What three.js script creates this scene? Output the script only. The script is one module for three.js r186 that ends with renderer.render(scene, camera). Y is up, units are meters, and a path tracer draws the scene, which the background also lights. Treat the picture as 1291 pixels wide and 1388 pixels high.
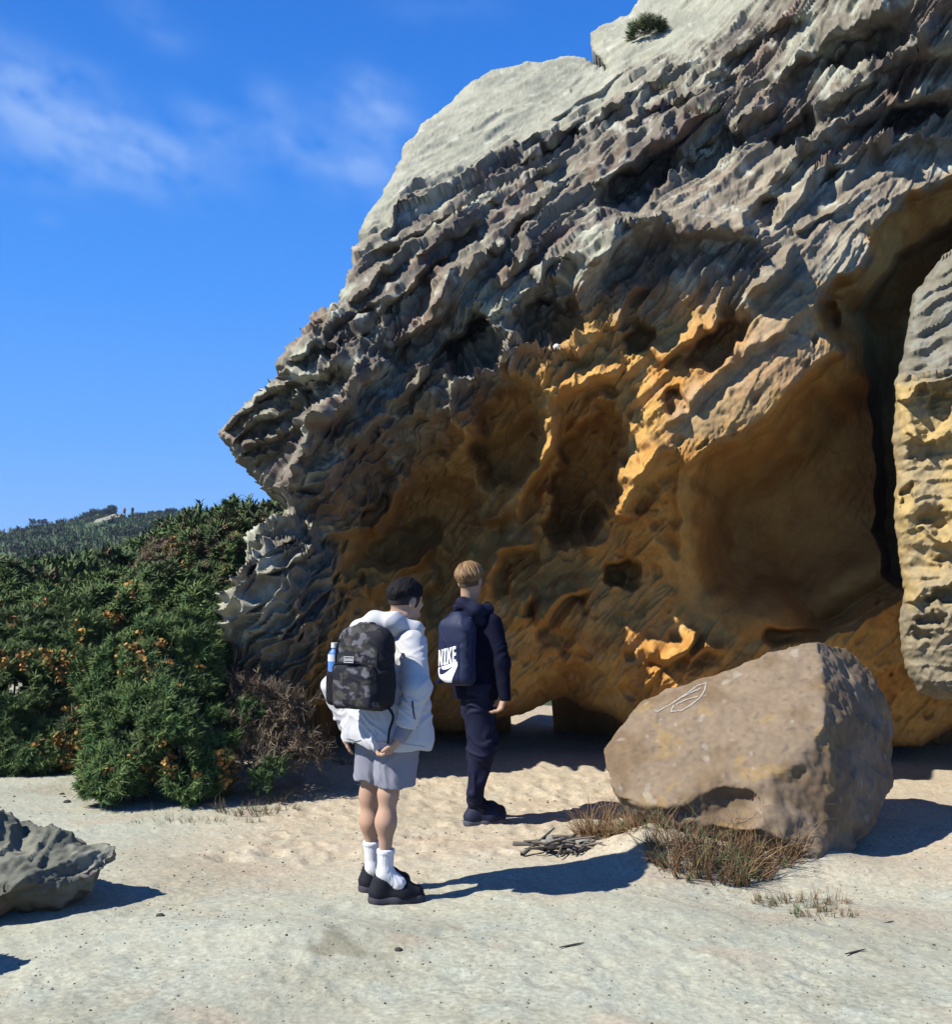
import * as THREE from 'three';
import { RoundedBoxGeometry } from 'three/addons/geometries/RoundedBoxGeometry.js';
import { ConvexGeometry } from 'three/addons/geometries/ConvexGeometry.js';
import { mergeGeometries, mergeVertices, toCreasedNormals } from 'three/addons/utils/BufferGeometryUtils.js';

// ---------------------------------------------------------------- camera, sky, sun, exposure
const scene = new THREE.Scene();
const CAM_H = 1.6, PITCH = 4.4 * Math.PI / 180, FPX = 1384, CX = 645.5, CY = 694;   // photograph: 1291 x 1388 pixels
const camera = new THREE.PerspectiveCamera(2 * Math.atan(694 / FPX) * 180 / Math.PI, 1291 / 1388, 0.1, 3000);
camera.position.set(0, CAM_H, 0);
camera.rotation.set(PITCH, 0, 0);
scene.add(camera);

const renderer = new THREE.WebGLRenderer({ antialias: true });
renderer.toneMapping = THREE.LinearToneMapping;
renderer.toneMappingExposure = 1.9;
renderer.shadowMap.enabled = true;

const SUN = new THREE.Vector3(-0.66, 0.72, 0.27).normalize();
const sun = new THREE.DirectionalLight(new THREE.Color(1.0, 0.955, 0.87), 5);
sun.position.copy(SUN).multiplyScalar(60).add(new THREE.Vector3(0, 0, -9));
sun.target.position.set(0, 0, -9);
sun.castShadow = true;
Object.assign(sun.shadow.camera, { left: -25, right: 25, top: 25, bottom: -25, near: 1, far: 140 });
sun.shadow.mapSize.set(4096, 4096);
scene.add(sun, sun.target);

// ---------------------------------------------------------------- noise and helpers
function rng(seed) { let a = seed >>> 0; return () => { a = (a + 0x6D2B79F5) >>> 0; let t = Math.imul(a ^ (a >>> 15), 1 | a); t = (t + Math.imul(t ^ (t >>> 7), 61 | t)) ^ t; return ((t ^ (t >>> 14)) >>> 0) / 4294967296; }; }
const PERM = new Uint8Array(512);
{ const r = rng(7), p = [...Array(256).keys()]; for (let i = 255; i > 0; i--) { const j = Math.floor(r() * (i + 1)); [p[i], p[j]] = [p[j], p[i]]; } for (let i = 0; i < 512; i++) PERM[i] = p[i & 255]; }
const fadeq = (t) => t * t * t * (t * (t * 6 - 15) + 10);
function gr(h, x, y, z) { h &= 15; const u = h < 8 ? x : y, v = h < 4 ? y : h === 12 || h === 14 ? x : z; return ((h & 1) ? -u : u) + ((h & 2) ? -v : v); }
function noise(x, y = 0, z = 0) {
  let X = Math.floor(x), Y = Math.floor(y), Z = Math.floor(z); x -= X; y -= Y; z -= Z; X &= 255; Y &= 255; Z &= 255;
  const u = fadeq(x), v = fadeq(y), w = fadeq(z), A = PERM[X] + Y, AA = PERM[A] + Z, AB = PERM[A + 1] + Z, B = PERM[X + 1] + Y, BA = PERM[B] + Z, BB = PERM[B + 1] + Z;
  const l = (t, a, b) => a + t * (b - a);
  return l(w, l(v, l(u, gr(PERM[AA], x, y, z), gr(PERM[BA], x - 1, y, z)), l(u, gr(PERM[AB], x, y - 1, z), gr(PERM[BB], x - 1, y - 1, z))),
    l(v, l(u, gr(PERM[AA + 1], x, y, z - 1), gr(PERM[BA + 1], x - 1, y, z - 1)), l(u, gr(PERM[AB + 1], x, y - 1, z - 1), gr(PERM[BB + 1], x - 1, y - 1, z - 1))));
}
function fbm(x, y, z, o = 4, g = 0.5) { let s = 0, a = 1, f = 1; for (let i = 0; i < o; i++) { s += a * noise(x * f + i * 17.3, y * f, z * f); a *= g; f *= 2.03; } return s; }
const clamp = (x, a = 0, b = 1) => Math.min(b, Math.max(a, x)), lerp = (a, b, t) => a + (b - a) * t, sstep = (a, b, x) => { const t = clamp((x - a) / (b - a)); return t * t * (3 - 2 * t); };
const mix3 = (a, b, t) => [lerp(a[0], b[0], t), lerp(a[1], b[1], t), lerp(a[2], b[2], t)];
const CP = Math.cos(PITCH), SP = Math.sin(PITCH);
function rayDir(px, py) { const x = (px - CX) / FPX, y = (CY - py) / FPX; return [x, y * CP + SP, y * SP - CP]; }
function at(px, py, d) { const r = rayDir(px, py), k = d / -r[2]; return [r[0] * k, CAM_H + r[1] * k, -d]; }          // world point on a pixel's ray, d metres ahead
function atY(px, py, y = 0) { const r = rayDir(px, py), k = (y - CAM_H) / r[1]; return [r[0] * k, y, r[2] * k]; }        // where that ray meets the level y
const nrm = (a) => { const l = Math.hypot(...a); return a.map((v) => v / l); }, cross = (a, b) => [a[1] * b[2] - a[2] * b[1], a[2] * b[0] - a[0] * b[2], a[0] * b[1] - a[1] * b[0]], addv = (a, b, k = 1) => [a[0] + b[0] * k, a[1] + b[1] * k, a[2] + b[2] * k], subv = (a, b) => [a[0] - b[0], a[1] - b[1], a[2] - b[2]];
const V = (a) => new THREE.Vector3(...a);
const names = {};
function numbered(n) { const k = names[n] = (names[n] ?? -1) + 1; return k ? `${n}_${String(k).padStart(3, '0')}` : n; }
function tag(o, label, category, group, kind) { if (label) o.userData.label = label; if (category) o.userData.category = category; if (group) o.userData.group = group; if (kind) o.userData.kind = kind; return o; }
function shadows(o) { o.castShadow = o.receiveShadow = true; return o; }
function mesh(name, g, m, parent = scene) { const o = shadows(new THREE.Mesh(g, m)); o.name = parent === scene ? numbered(name) : name; parent.add(o); return o; }
function group(name, pos = [0, 0, 0], parent = scene) { const o = new THREE.Group(); o.name = parent === scene ? numbered(name) : name; o.position.set(...pos); parent.add(o); return o; }
function geom(pos, idx, col, uv) {
  const g = new THREE.BufferGeometry();
  g.setAttribute('position', new THREE.Float32BufferAttribute(pos, 3));
  if (col) g.setAttribute('color', new THREE.Float32BufferAttribute(col, 3));
  if (uv) g.setAttribute('uv', new THREE.Float32BufferAttribute(uv, 2));
  g.setIndex(idx.length > 65535 || pos.length / 3 > 65535 ? new THREE.Uint32BufferAttribute(idx, 1) : new THREE.Uint16BufferAttribute(idx, 1));
  g.computeVertexNormals(); return g;
}
const ALBEDO = 0.8;          // the exposure is set for the sunlit sand; base colours below are given against it
const std = (o) => new THREE.MeshPhysicalMaterial({ roughness: 0.95, metalness: 0, specularIntensity: 0.35, side: THREE.DoubleSide, ...o, color: (o.color ? o.color.clone?.() ?? new THREE.Color(o.color) : new THREE.Color(1, 1, 1)).multiplyScalar(ALBEDO) });
function noiseTex(n, fn, srgb) { const d = new Uint8Array(n * n * 4); for (let j = 0; j < n; j++) for (let i = 0; i < n; i++) { const c = fn(i / n, j / n); const k = (j * n + i) * 4; if (Array.isArray(c)) { d[k] = c[0]; d[k + 1] = c[1]; d[k + 2] = c[2]; } else d[k] = d[k + 1] = d[k + 2] = clamp(c, 0, 255); d[k + 3] = 255; }
  const t = new THREE.DataTexture(d, n, n); t.wrapS = t.wrapT = THREE.RepeatWrapping; t.magFilter = THREE.LinearFilter; t.minFilter = THREE.LinearFilter; if (srgb) t.colorSpace = THREE.SRGBColorSpace; t.needsUpdate = true; return t; }
function tileNoise(u, v, per, o = 4, seed = 0) {           // tileable: a torus in noise space, two slices blended
  let s = 0, a = 1, f = per; for (let i = 0; i < o; i++) { const n = (du, dv) => noise((u + du) * f + seed * 3.7 + i * 11, (v + dv) * f, seed * 5.1 + i * 3); s += a * ((1 - u) * (1 - v) * n(0, 0) + u * (1 - v) * n(-1, 0) + (1 - u) * v * n(0, -1) + u * v * n(-1, -1)); a *= 0.55; f *= 2; } return s; }

// ---------------------------------------------------------------- sky (air and thin clouds only)
{
  const W = 2048, H = 1024, d = new Float32Array(W * H * 4);
  const stops = [[-90, [0.30, 0.42, 0.62]], [-3, [0.30, 0.48, 0.90]], [2, [0.27, 0.50, 1.02]], [8, [0.16, 0.41, 1.02]], [16, [0.085, 0.32, 0.98]], [24, [0.05, 0.245, 0.86]], [32, [0.032, 0.185, 0.73]], [50, [0.024, 0.135, 0.56]], [90, [0.02, 0.11, 0.46]]];
  const blobs = [];   // wisps: direction, size across and up (radians), strength, tilt
  const wisp = (px, py, sx, sy, k, tilt = 0) => { const r = rayDir(px, py); blobs.push([Math.atan2(r[2], r[0]), Math.atan2(r[1], Math.hypot(r[0], r[2])), sx / FPX, sy / FPX, k, tilt]); };
  wisp(505, 150, 50, 32, 1.0, -0.3); wisp(490, 225, 55, 34, 0.85, -0.2); wisp(370, 140, 34, 20, 0.5, -0.4); wisp(395, 200, 50, 26, 0.5, -0.5); wisp(300, 178, 50, 20, 0.6, -0.45);
  wisp(40, 140, 80, 40, 0.75, -0.3); wisp(130, 190, 120, 44, 0.7, -0.25); wisp(215, 205, 70, 28, 0.5, -0.3); wisp(60, 230, 90, 26, 0.4, 0); wisp(190, 15, 40, 20, 0.4, -0.5); wisp(520, 105, 20, 8, 0.35, -0.3); wisp(20, 80, 40, 30, 0.35, -0.6); wisp(600, 10, 60, 16, 0.25, 0); wisp(60, 295, 20, 8, 0.3, 0); wisp(240, 55, 30, 14, 0.2, 0); wisp(90, 95, 40, 14, 0.3, 0);
  const rr = rng(44);
  for (let i = 0; i < 60; i++) { const az = (rr() * 2 - 1) * Math.PI; if (Math.abs(az + Math.PI / 2) < 0.6) continue; blobs.push([az, 0.35 + rr() * 0.5, 0.04 + rr() * 0.08, 0.015 + rr() * 0.03, 0.3 + rr() * 0.5, -0.4 + rr() * 0.3]); }
  for (let j = 0; j < H; j++) {
    const el = ((j + 0.5) / H - 0.5) * Math.PI, deg = el * 180 / Math.PI;
    let k = 0; while (k < stops.length - 2 && deg > stops[k + 1][0]) k++;
    const base = mix3(stops[k][1], stops[k + 1][1], clamp((deg - stops[k][0]) / (stops[k + 1][0] - stops[k][0])));
    for (let i = 0; i < W; i++) {
      const az = ((i + 0.5) / W - 0.5) * 2 * Math.PI; let c = 0;
      if (el > 0.1 && el < 1.1) for (const b of blobs) {
        let da = az - b[0]; if (da > Math.PI) da -= 2 * Math.PI; if (da < -Math.PI) da += 2 * Math.PI;
        const dx = da * Math.cos(el), dy = el - b[1]; if (Math.abs(dx) > b[2] * 3 || Math.abs(dy) > b[2] * 3) continue;
        const cs = Math.cos(b[5]), sn = Math.sin(b[5]), q = ((dx * cs + dy * sn) / b[2]) ** 2 + ((-dx * sn + dy * cs) / b[3]) ** 2;
        c += b[4] * Math.exp(-q * 0.9);
      }
      if (c > 0.01) { const x = az * 14, y = el * 26 + az * 5; c *= clamp(0.62 + 0.85 * fbm(x, y, 3, 5, 0.6)); c = clamp(c, 0, 1.15); }
      const cc = mix3(base, [0.40, 0.56, 1.0], clamp(c * 0.56)).map((v, i) => v * (i === 1 ? 1.06 : 1) / 1.9), o = (j * W + i) * 4;
      d[o] = cc[0]; d[o + 1] = cc[1]; d[o + 2] = cc[2]; d[o + 3] = 1;
    }
  }
  const t = new THREE.DataTexture(d, W, H, THREE.RGBAFormat, THREE.FloatType); t.mapping = THREE.EquirectangularReflectionMapping; t.magFilter = THREE.LinearFilter; t.minFilter = THREE.LinearFilter; t.needsUpdate = true;
  scene.background = t; scene.environment = t; scene.environmentIntensity = 1;
}

// ---------------------------------------------------------------- ground
const dimples = [];
{ const r = rng(21); for (let i = 0; i < 900; i++) { const d = 3.4 + 8 * r() * r() + r() * 1.2, x = (r() - 0.5) * 1.15 * d; dimples.push([x, -d, 0.04 + r() * 0.1, 0.001 + 0.004 * r(), r() * 6.3, 0.45 + 0.5 * r()]); }
  for (let i = 0; i < 420; i++) { const d = 6.2 + 3.2 * r(), x = -1.6 + r() * 3.4; dimples.push([x, -d, 0.05 + r() * 0.1, 0.005 + 0.010 * r(), r() * 6.3, 0.45 + 0.5 * r()]); } }
const dimGrid = new Map();
for (const q of dimples) for (let i = -1; i <= 1; i++) for (let j = -1; j <= 1; j++) { const k = (Math.floor(q[0] / 0.35) + i) * 4096 + Math.floor(q[1] / 0.35) + j; if (!dimGrid.has(k)) dimGrid.set(k, []); dimGrid.get(k).push(q); }
function mound(x, z, cx, cz, rx, rz, h, rot = 0) { const c = Math.cos(rot), s = Math.sin(rot), dx = x - cx, dz = z - cz, q = ((dx * c + dz * s) / rx) ** 2 + ((-dx * s + dz * c) / rz) ** 2; return q > 4 ? 0 : h * Math.exp(-q * 1.2) ; }
function groundY(x, z) {
  const d = -z;
  let y = 0.05 * fbm(x * 0.5, z * 0.5, 1.7, 2) * sstep(40, 10, d);
  const nearR = sstep(22, 9, d);
  if (nearR > 0) {
    y += nearR * (0.016 * noise(x * 1.6, z * 1.9, 4) + 0.004 * noise(x * 4.3, z * 5, 9));
    if (d < 14) y += 0.0028 * fbm(x * 11, z * 11, 2, 3, 0.6);
  }
  const ff = Math.max(0, 1 - Math.hypot(x + 0.42, z + 5.42) / 0.5, 1 - Math.hypot(x - 0.06, z + 7.15) / 0.5); y *= 1 - sstep(0, 0.5, ff);
  // low swell in the foreground, worn hollow beside it, mound that carries the grass, bank below the brushwood
  y += mound(x, z, -0.85, -4.75, 0.75, 0.22, 0.05, 0.25) - mound(x, z, -0.45, -4.55, 0.4, 0.18, 0.03, 0.2);
  y += mound(x, z, 1.4, -6.35, 0.6, 0.4, 0.17, -0.2) + mound(x, z, 1.0, -6.2, 0.3, 0.32, 0.11, 0.2) + mound(x, z, 2.0, -6.1, 0.45, 0.25, 0.08);
  y += mound(x, z, -1.55, -9.1, 0.6, 0.5, 0.16);
  // the slope behind on the left, and the long hill behind it
  const s = sstep(9.2, 17, d) * sstep(1.5, -3.0, x + (d - 10) * 0.0) * 1.15;
  y += s;
  if (d > 14) {
    const u = x / d, t = sstep(14, 235, d), crest = 1.6 + 235 * (0.045 + 0.022 * sstep(-0.52, -0.33, u) - 0.004 * sstep(-0.34, -0.2, u)) - 1.15;
    y += crest * (0.55 * t + 0.45 * t * t) + (d > 30 ? 1.0 * t * fbm(x * 0.02, z * 0.02, 5, 3) : 0);
    if (d > 240) y -= (d - 240) * 0.12;
  }
  return y;
}
function groundFine(x, z) {
  let y = groundY(x, z);
  const L = dimGrid.get(Math.floor(x / 0.35) * 4096 + Math.floor(z / 0.35));
  if (L) for (const q of L) { const dx = x - q[0], dz = z - q[1]; if (Math.abs(dx) > 0.3 || Math.abs(dz) > 0.3) continue; const c = Math.cos(q[4]), s = Math.sin(q[4]), e = Math.hypot((dx * c + dz * s) / q[2], (-dx * s + dz * c) / (q[2] * q[5])); if (e < 1.7) y += -q[3] * sstep(1.0, 0.3, e) + q[3] * 0.45 * sstep(1.7, 1.15, e) * sstep(0.8, 1.15, e); }
  return y;
}
const sandBump = noiseTex(512, (u, v) => 128 + 90 * tileNoise(u, v, 24, 4, 1) + 40 * tileNoise(u, v, 90, 2, 2));
const sandMap = noiseTex(1024, (u, v) => { const g = 34 * tileNoise(u, v, 64, 4, 4), k = 226 + g + 9 * tileNoise(u, v, 7, 3, 6), w = 226 + g + 8 * tileNoise(u, v, 9, 3, 8); return [clamp(k + 5, 0, 255), clamp((k + w) / 2 + 3, 0, 255), clamp(w, 0, 255)]; }, true);
function groundMesh(name, rows, cols, colour, mat) {
  const pos = [], col = [], uv = [], idx = [], n = cols.length;
  rows.forEach((d) => cols.forEach((u) => { const x = u * (d + 0.8), z = -d, y = d < 14 ? groundFine(x, z) : groundY(x, z); pos.push(x, y, z); uv.push((x + 0.12 * noise(x, z, 3)) / 1.4, (z + 0.12 * noise(x, z, 7)) / 1.4); const c = colour(x, y, z); col.push(c[0], c[1], c[2]); }));
  for (let j = 0; j + 1 < rows.length; j++) for (let i = 0; i + 1 < n; i++) { const a = j * n + i; idx.push(a, a + 1, a + n, a + 1, a + n + 1, a + n); }
  const o = mesh(name, geom(pos, idx, col, uv), mat); tag(o, null, null, null, 'structure'); return o;
}
const QUAL = 1;
{
  const cols = []; for (let u = -1.8; u < -0.56; u += 0.04) cols.push(u); for (let u = -0.56; u < 0.56; u += 0.0021 * QUAL) cols.push(u); for (let u = 0.56; u <= 1.8; u += 0.04) cols.push(u);
  const near = [0.3, 1, 1.8, 2.4]; for (let d = 2.9; d < 14; d *= 1 + 0.00085 * d * QUAL) near.push(d); near.push(14);
  const sand = (x, y, z) => {
    const d = -z, p = fbm(x * 0.9, z * 0.9, 3, 3), q = fbm(x * 7, z * 7, 5, 3), warm = clamp(sstep(5.0, 6.6, d + 0.5 * p) * sstep(-2.6, -1.0, x + 0.6 * p));
    let c = mix3([0.435, 0.45, 0.365], [0.52, 0.45, 0.335], warm);
    c = mix3(c, [0.31, 0.305, 0.235], clamp(0.5 * sstep(0.05, 0.6, p + 0.4 * q)));
    const dirt = sstep(0.5, 1.0, mound(x, z, -0.62, -4.6, 0.34, 0.2, 1) + 0.5 * q + 0.25 * noise(x * 22, z * 22, 1)); c = mix3(c, [0.20, 0.19, 0.13], 0.6 * dirt);
    const reddish = sstep(0.25, 0.6, fbm(x * 1.3 + 9, z * 2.2, 8, 3)); c = mix3(c, [0.42, 0.33, 0.25], 0.35 * reddish);
    const k = 1 + 0.08 * q + 0.13 * noise(x * 40, z * 40, 2) + 0.12 * noise(x * 95, z * 95, 7);
    const litter = sstep(1.2, 0.2, Math.min(9, Math.hypot((x + 2.3) / 1.3, (z + 8.7) / 1.3))) * sstep(-0.1, 0.35, q + 0.3 * p); c = mix3(c, [0.27, 0.19, 0.10], 0.75 * litter);
    return c.map((v) => v * k);
  };
  groundMesh('ground', near, cols, sand, std({ vertexColors: true, map: sandMap, bumpMap: sandBump, bumpScale: 0.0035, roughness: 1 }));
  const far = [14]; for (let d = 14.5; d < 420; d *= 1.022) far.push(d); far.push(600, 1200);
  const cols2 = cols.filter((u, i) => i % 4 === 0 || i === cols.length - 1);
  const heath = (x, y, z) => {
    const d = -z, q = fbm(x * 0.12, z * 0.05, 3, 5, 0.65), u = x / d;
    let c = mix3([0.085, 0.12, 0.05], [0.045, 0.066, 0.036], sstep(-0.2, 0.4, q));
    c = mix3(c, [0.085, 0.085, 0.05], 0.6 * sstep(0.1, 0.5, fbm(x * 0.3, z * 0.1, 8, 4)));
    return c.map((v) => v * (1 + 0.5 * noise(x * 0.8, z * 0.5, 2)));
  };
  groundMesh('hillside', far, cols2, heath, std({ vertexColors: true, roughness: 1 }));
}

// ---------------------------------------------------------------- sandstone outcrop
function tps(ctrl) {               // smooth interpolation through control points [px, py, depth]
  const n = ctrl.length, N = n + 3, S = 400, A = [], U = (r2) => r2 < 1e-12 ? 0 : r2 * Math.log(r2);
  const q = ctrl.map((c) => [c[0] / S, c[1] / S, c[2]]);
  for (let i = 0; i < n; i++) { const row = new Float64Array(N + 1); for (let j = 0; j < n; j++) row[j] = U((q[i][0] - q[j][0]) ** 2 + (q[i][1] - q[j][1]) ** 2); row[i] += 0.002; row[n] = 1; row[n + 1] = q[i][0]; row[n + 2] = q[i][1]; row[N] = q[i][2]; A.push(row); }
  for (let k = 0; k < 3; k++) { const row = new Float64Array(N + 1); for (let j = 0; j < n; j++) row[j] = k === 0 ? 1 : q[j][k - 1]; A.push(row); }
  for (let c = 0; c < N; c++) { let p = c; for (let r = c + 1; r < N; r++) if (Math.abs(A[r][c]) > Math.abs(A[p][c])) p = r; [A[c], A[p]] = [A[p], A[c]]; for (let r = c + 1; r < N; r++) { const f = A[r][c] / A[c][c]; if (f) for (let k = c; k <= N; k++) A[r][k] -= f * A[c][k]; } }
  const w = new Float64Array(N); for (let r = N - 1; r >= 0; r--) { let s = A[r][N]; for (let k = r + 1; k < N; k++) s -= A[r][k] * w[k]; w[r] = s / A[r][r]; }
  return (px, py) => { const x = px / S, y = py / S; let s = w[n] + w[n + 1] * x + w[n + 2] * y; for (let j = 0; j < n; j++) { const dx = x - q[j][0], dy = y - q[j][1]; s += w[j] * U(dx * dx + dy * dy); } return s; };
}
function segDist(px, py, P) {      // [distance, side (+ on the upper left hand side of the line), share along]
  let best = 1e9, side = 0, where = 0; const n = P.length;
  for (let i = 0; i + 1 < n; i++) { const [ax, ay] = P[i], bx = P[i + 1][0] - ax, by = P[i + 1][1] - ay, t = clamp(((px - ax) * bx + (py - ay) * by) / (bx * bx + by * by)), dx = px - ax - bx * t, dy = py - ay - by * t, e = dx * dx + dy * dy; if (e < best) { best = e; side = bx * dy - by * dx; where = (i + t) / (n - 1); } }
  return [Math.sqrt(best), side, where];
}
function polyDist(px, py, P) {     // signed distance, positive inside
  let e = 1e18, inside = false; for (let i = 0, j = P.length - 1; i < P.length; j = i++) { const [ax, ay] = P[i], [bx, by] = P[j], vx = bx - ax, vy = by - ay, wx = px - ax, wy = py - ay, t = clamp((wx * vx + wy * vy) / (vx * vx + vy * vy)); e = Math.min(e, (wx - vx * t) ** 2 + (wy - vy * t) ** 2); if ((ay > py) !== (by > py) && px < ax + vx * (py - ay) / vy) inside = !inside; } return (inside ? 1 : -1) * Math.sqrt(e);
}
// lips: [stand-out in metres, reach above the lip, reach of the undercut below it, points from upper right to lower left]
const LIPS = [
  [0.20, 26, 16, [594, 352], [540, 398], [522, 412], [515, 432]], [0.12, 18, 14, [512, 434], [491, 452], [485, 463]],
  [0.22, 34, 20, [700, 322], [680, 340], [647, 366], [626, 389], [603, 417], [591, 443]], [0.20, 22, 22, [622, 366], [612, 380], [596, 408], [584, 431], [552, 459], [536, 471]],
  [0.24, 30, 30, [604, 450], [591, 473], [580, 501], [563, 520], [527, 545], [523, 555], [497, 572], [489, 590], [478, 610]],
  [0.34, 36, 40, [545, 470], [508, 503], [482, 520], [475, 543], [450, 561], [431, 580], [415, 610], [405, 638], [388, 668], [396, 692]],
  [0.36, 46, 46, [705, 440], [702, 467], [679, 485], [656, 498], [624, 514], [614, 533], [610, 564], [622, 580], [652, 612]],
  [0.42, 60, 46, [985, 128], [952, 153], [906, 183], [880, 197], [842, 226], [818, 242], [800, 262]], [0.42, 62, 60, [1045, 314], [1013, 311], [950, 306], [885, 307], [850, 314], [835, 321], [804, 360], [790, 385]],
  [0.22, 26, 28, [735, 330], [716, 349], [690, 374], [680, 395]], [0.16, 20, 18, [790, 350], [760, 356], [742, 372], [729, 392]],
  [0.13, 22, 22, [830, 448], [803, 456], [780, 482], [745, 486], [708, 481]], [0.22, 24, 30, [850, 502], [800, 512], [756, 539], [735, 560]],
  [0.22, 24, 24, [880, 385], [850, 400], [838, 425], [830, 450]], [0.24, 26, 26, [985, 430], [950, 455], [905, 478], [890, 492]], [0.10, 40, 24, [1100, 410], [1060, 448], [1020, 470], [985, 498], [935, 545], [888, 592]],
  [0.10, 14, 12, [680, 220], [648, 235], [632, 232]], [0.16, 24, 14, [760, 178], [720, 196], [690, 212], [660, 220]], [0.18, 24, 14, [800, 150], [770, 176], [735, 205], [700, 232]], [0.14, 20, 14, [770, 215], [730, 242], [690, 270], [655, 285]],
  [0.16, 20, 14, [800, 225], [760, 255], [722, 284], [690, 308]], [0.16, 22, 14, [640, 270], [600, 300], [570, 318], [530, 340], [500, 355]], [0.16, 24, 14, [660, 300], [620, 320], [590, 336], [560, 356]], [0.12, 18, 12, [565, 275], [540, 300], [530, 318], [518, 328]],
  [0.14, 20, 14, [560, 350], [520, 375], [500, 395], [470, 420]], [0.14, 20, 14, [530, 400], [490, 425], [460, 440], [440, 452]], [0.16, 18, 18, [470, 455], [440, 470], [415, 480], [392, 494]], [0.18, 20, 22, [480, 490], [450, 500], [420, 510], [390, 516]],
  [0.18, 24, 18, [860, 90], [830, 108], [800, 130], [770, 150], [740, 168]], [0.22, 30, 22, [905, 80], [895, 110], [870, 130], [835, 150], [800, 175]], [0.2, 24, 20, [1010, 100], [970, 118], [930, 135], [880, 150], [840, 175]],
  [0.25, 30, 26, [1110, 20], [1060, 35], [1030, 52], [1000, 70], [975, 95], [940, 110]], [0.3, 34, 30, [1240, 15], [1180, 30], [1130, 50], [1095, 80], [1070, 100], [1050, 130]], [0.3, 34, 34, [1300, 60], [1250, 70], [1215, 85], [1180, 110], [1140, 135], [1110, 150]],
  [0.3, 34, 34, [1310, 120], [1250, 130], [1190, 150], [1150, 180], [1100, 210], [1060, 240], [1035, 262]], [0.2, 26, 20, [1060, 145], [1020, 170], [985, 195], [940, 235]], [0.26, 34, 30, [1300, 195], [1240, 190], [1180, 205], [1120, 232], [1070, 285], [1048, 312]],
  [0.14, 22, 16, [1160, 280], [1120, 290], [1090, 305], [1075, 318]], [0.16, 24, 20, [1080, 330], [1065, 360], [1048, 385], [1010, 410]],
  // left tip, bedded slabs
  [0.24, 16, 12, [400, 520], [350, 545], [318, 568], [300, 588]], [0.2, 14, 12, [410, 548], [370, 568], [330, 590], [315, 606]], [0.2, 14, 16, [415, 572], [380, 592], [345, 602], [330, 612]], [0.14, 12, 14, [400, 600], [370, 615], [340, 628]],
  // lower wall
  [0.2, 26, 26, [520, 715], [480, 718], [440, 722], [410, 716]], [0.24, 24, 34, [560, 640], [540, 668], [515, 700], [505, 735]],
  [0.46, 34, 30, [732, 735], [712, 738], [681, 747], [664, 774], [655, 815]], [0.46, 28, 26, [760, 550], [748, 570], [746, 604], [732, 625], [708, 665], [695, 722]],
  [0.46, 40, 40, [905, 600], [885, 620], [860, 650], [846, 690], [850, 705]], [0.2, 20, 26, [830, 668], [805, 680], [790, 700], [784, 720], [800, 742], [828, 738]],
  [0.3, 22, 18, [728, 795], [712, 815], [705, 838], [712, 845]], [0.38, 30, 20, [800, 797], [775, 800], [745, 822], [735, 842], [722, 845]], [0.26, 26, 18, [945, 852], [930, 880], [908, 895], [872, 878]], [0.14, 16, 18, [985, 880], [960, 880], [930, 898]],
  [0.11, 10, 9, [408, 722], [387, 733], [361, 745], [338, 766], [333, 785]], [0.1, 10, 9, [436, 736], [417, 752], [389, 768], [354, 780]], [0.11, 10, 10, [440, 761], [415, 789], [405, 819], [410, 829], [389, 852], [382, 875]],
  [0.1, 10, 10, [477, 791], [452, 796], [431, 805], [403, 840]], [0.11, 10, 10, [475, 803], [447, 819], [431, 840], [415, 845], [396, 875], [387, 891]], [0.1, 9, 10, [475, 819], [457, 840], [447, 859], [443, 880]], [0.11, 10, 10, [354, 812], [331, 833], [310, 852], [303, 868]], [0.1, 9, 9, [361, 850], [333, 866], [330, 884]], [0.09, 8, 8, [430, 855], [426, 884], [422, 898]], [0.09, 8, 8, [369, 890], [368, 915], [365, 929]],
  [0.18, 24, 26, [640, 690], [660, 705], [690, 700]], [0.2, 24, 26, [600, 740], [560, 770], [520, 790], [500, 815]],
];
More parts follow.
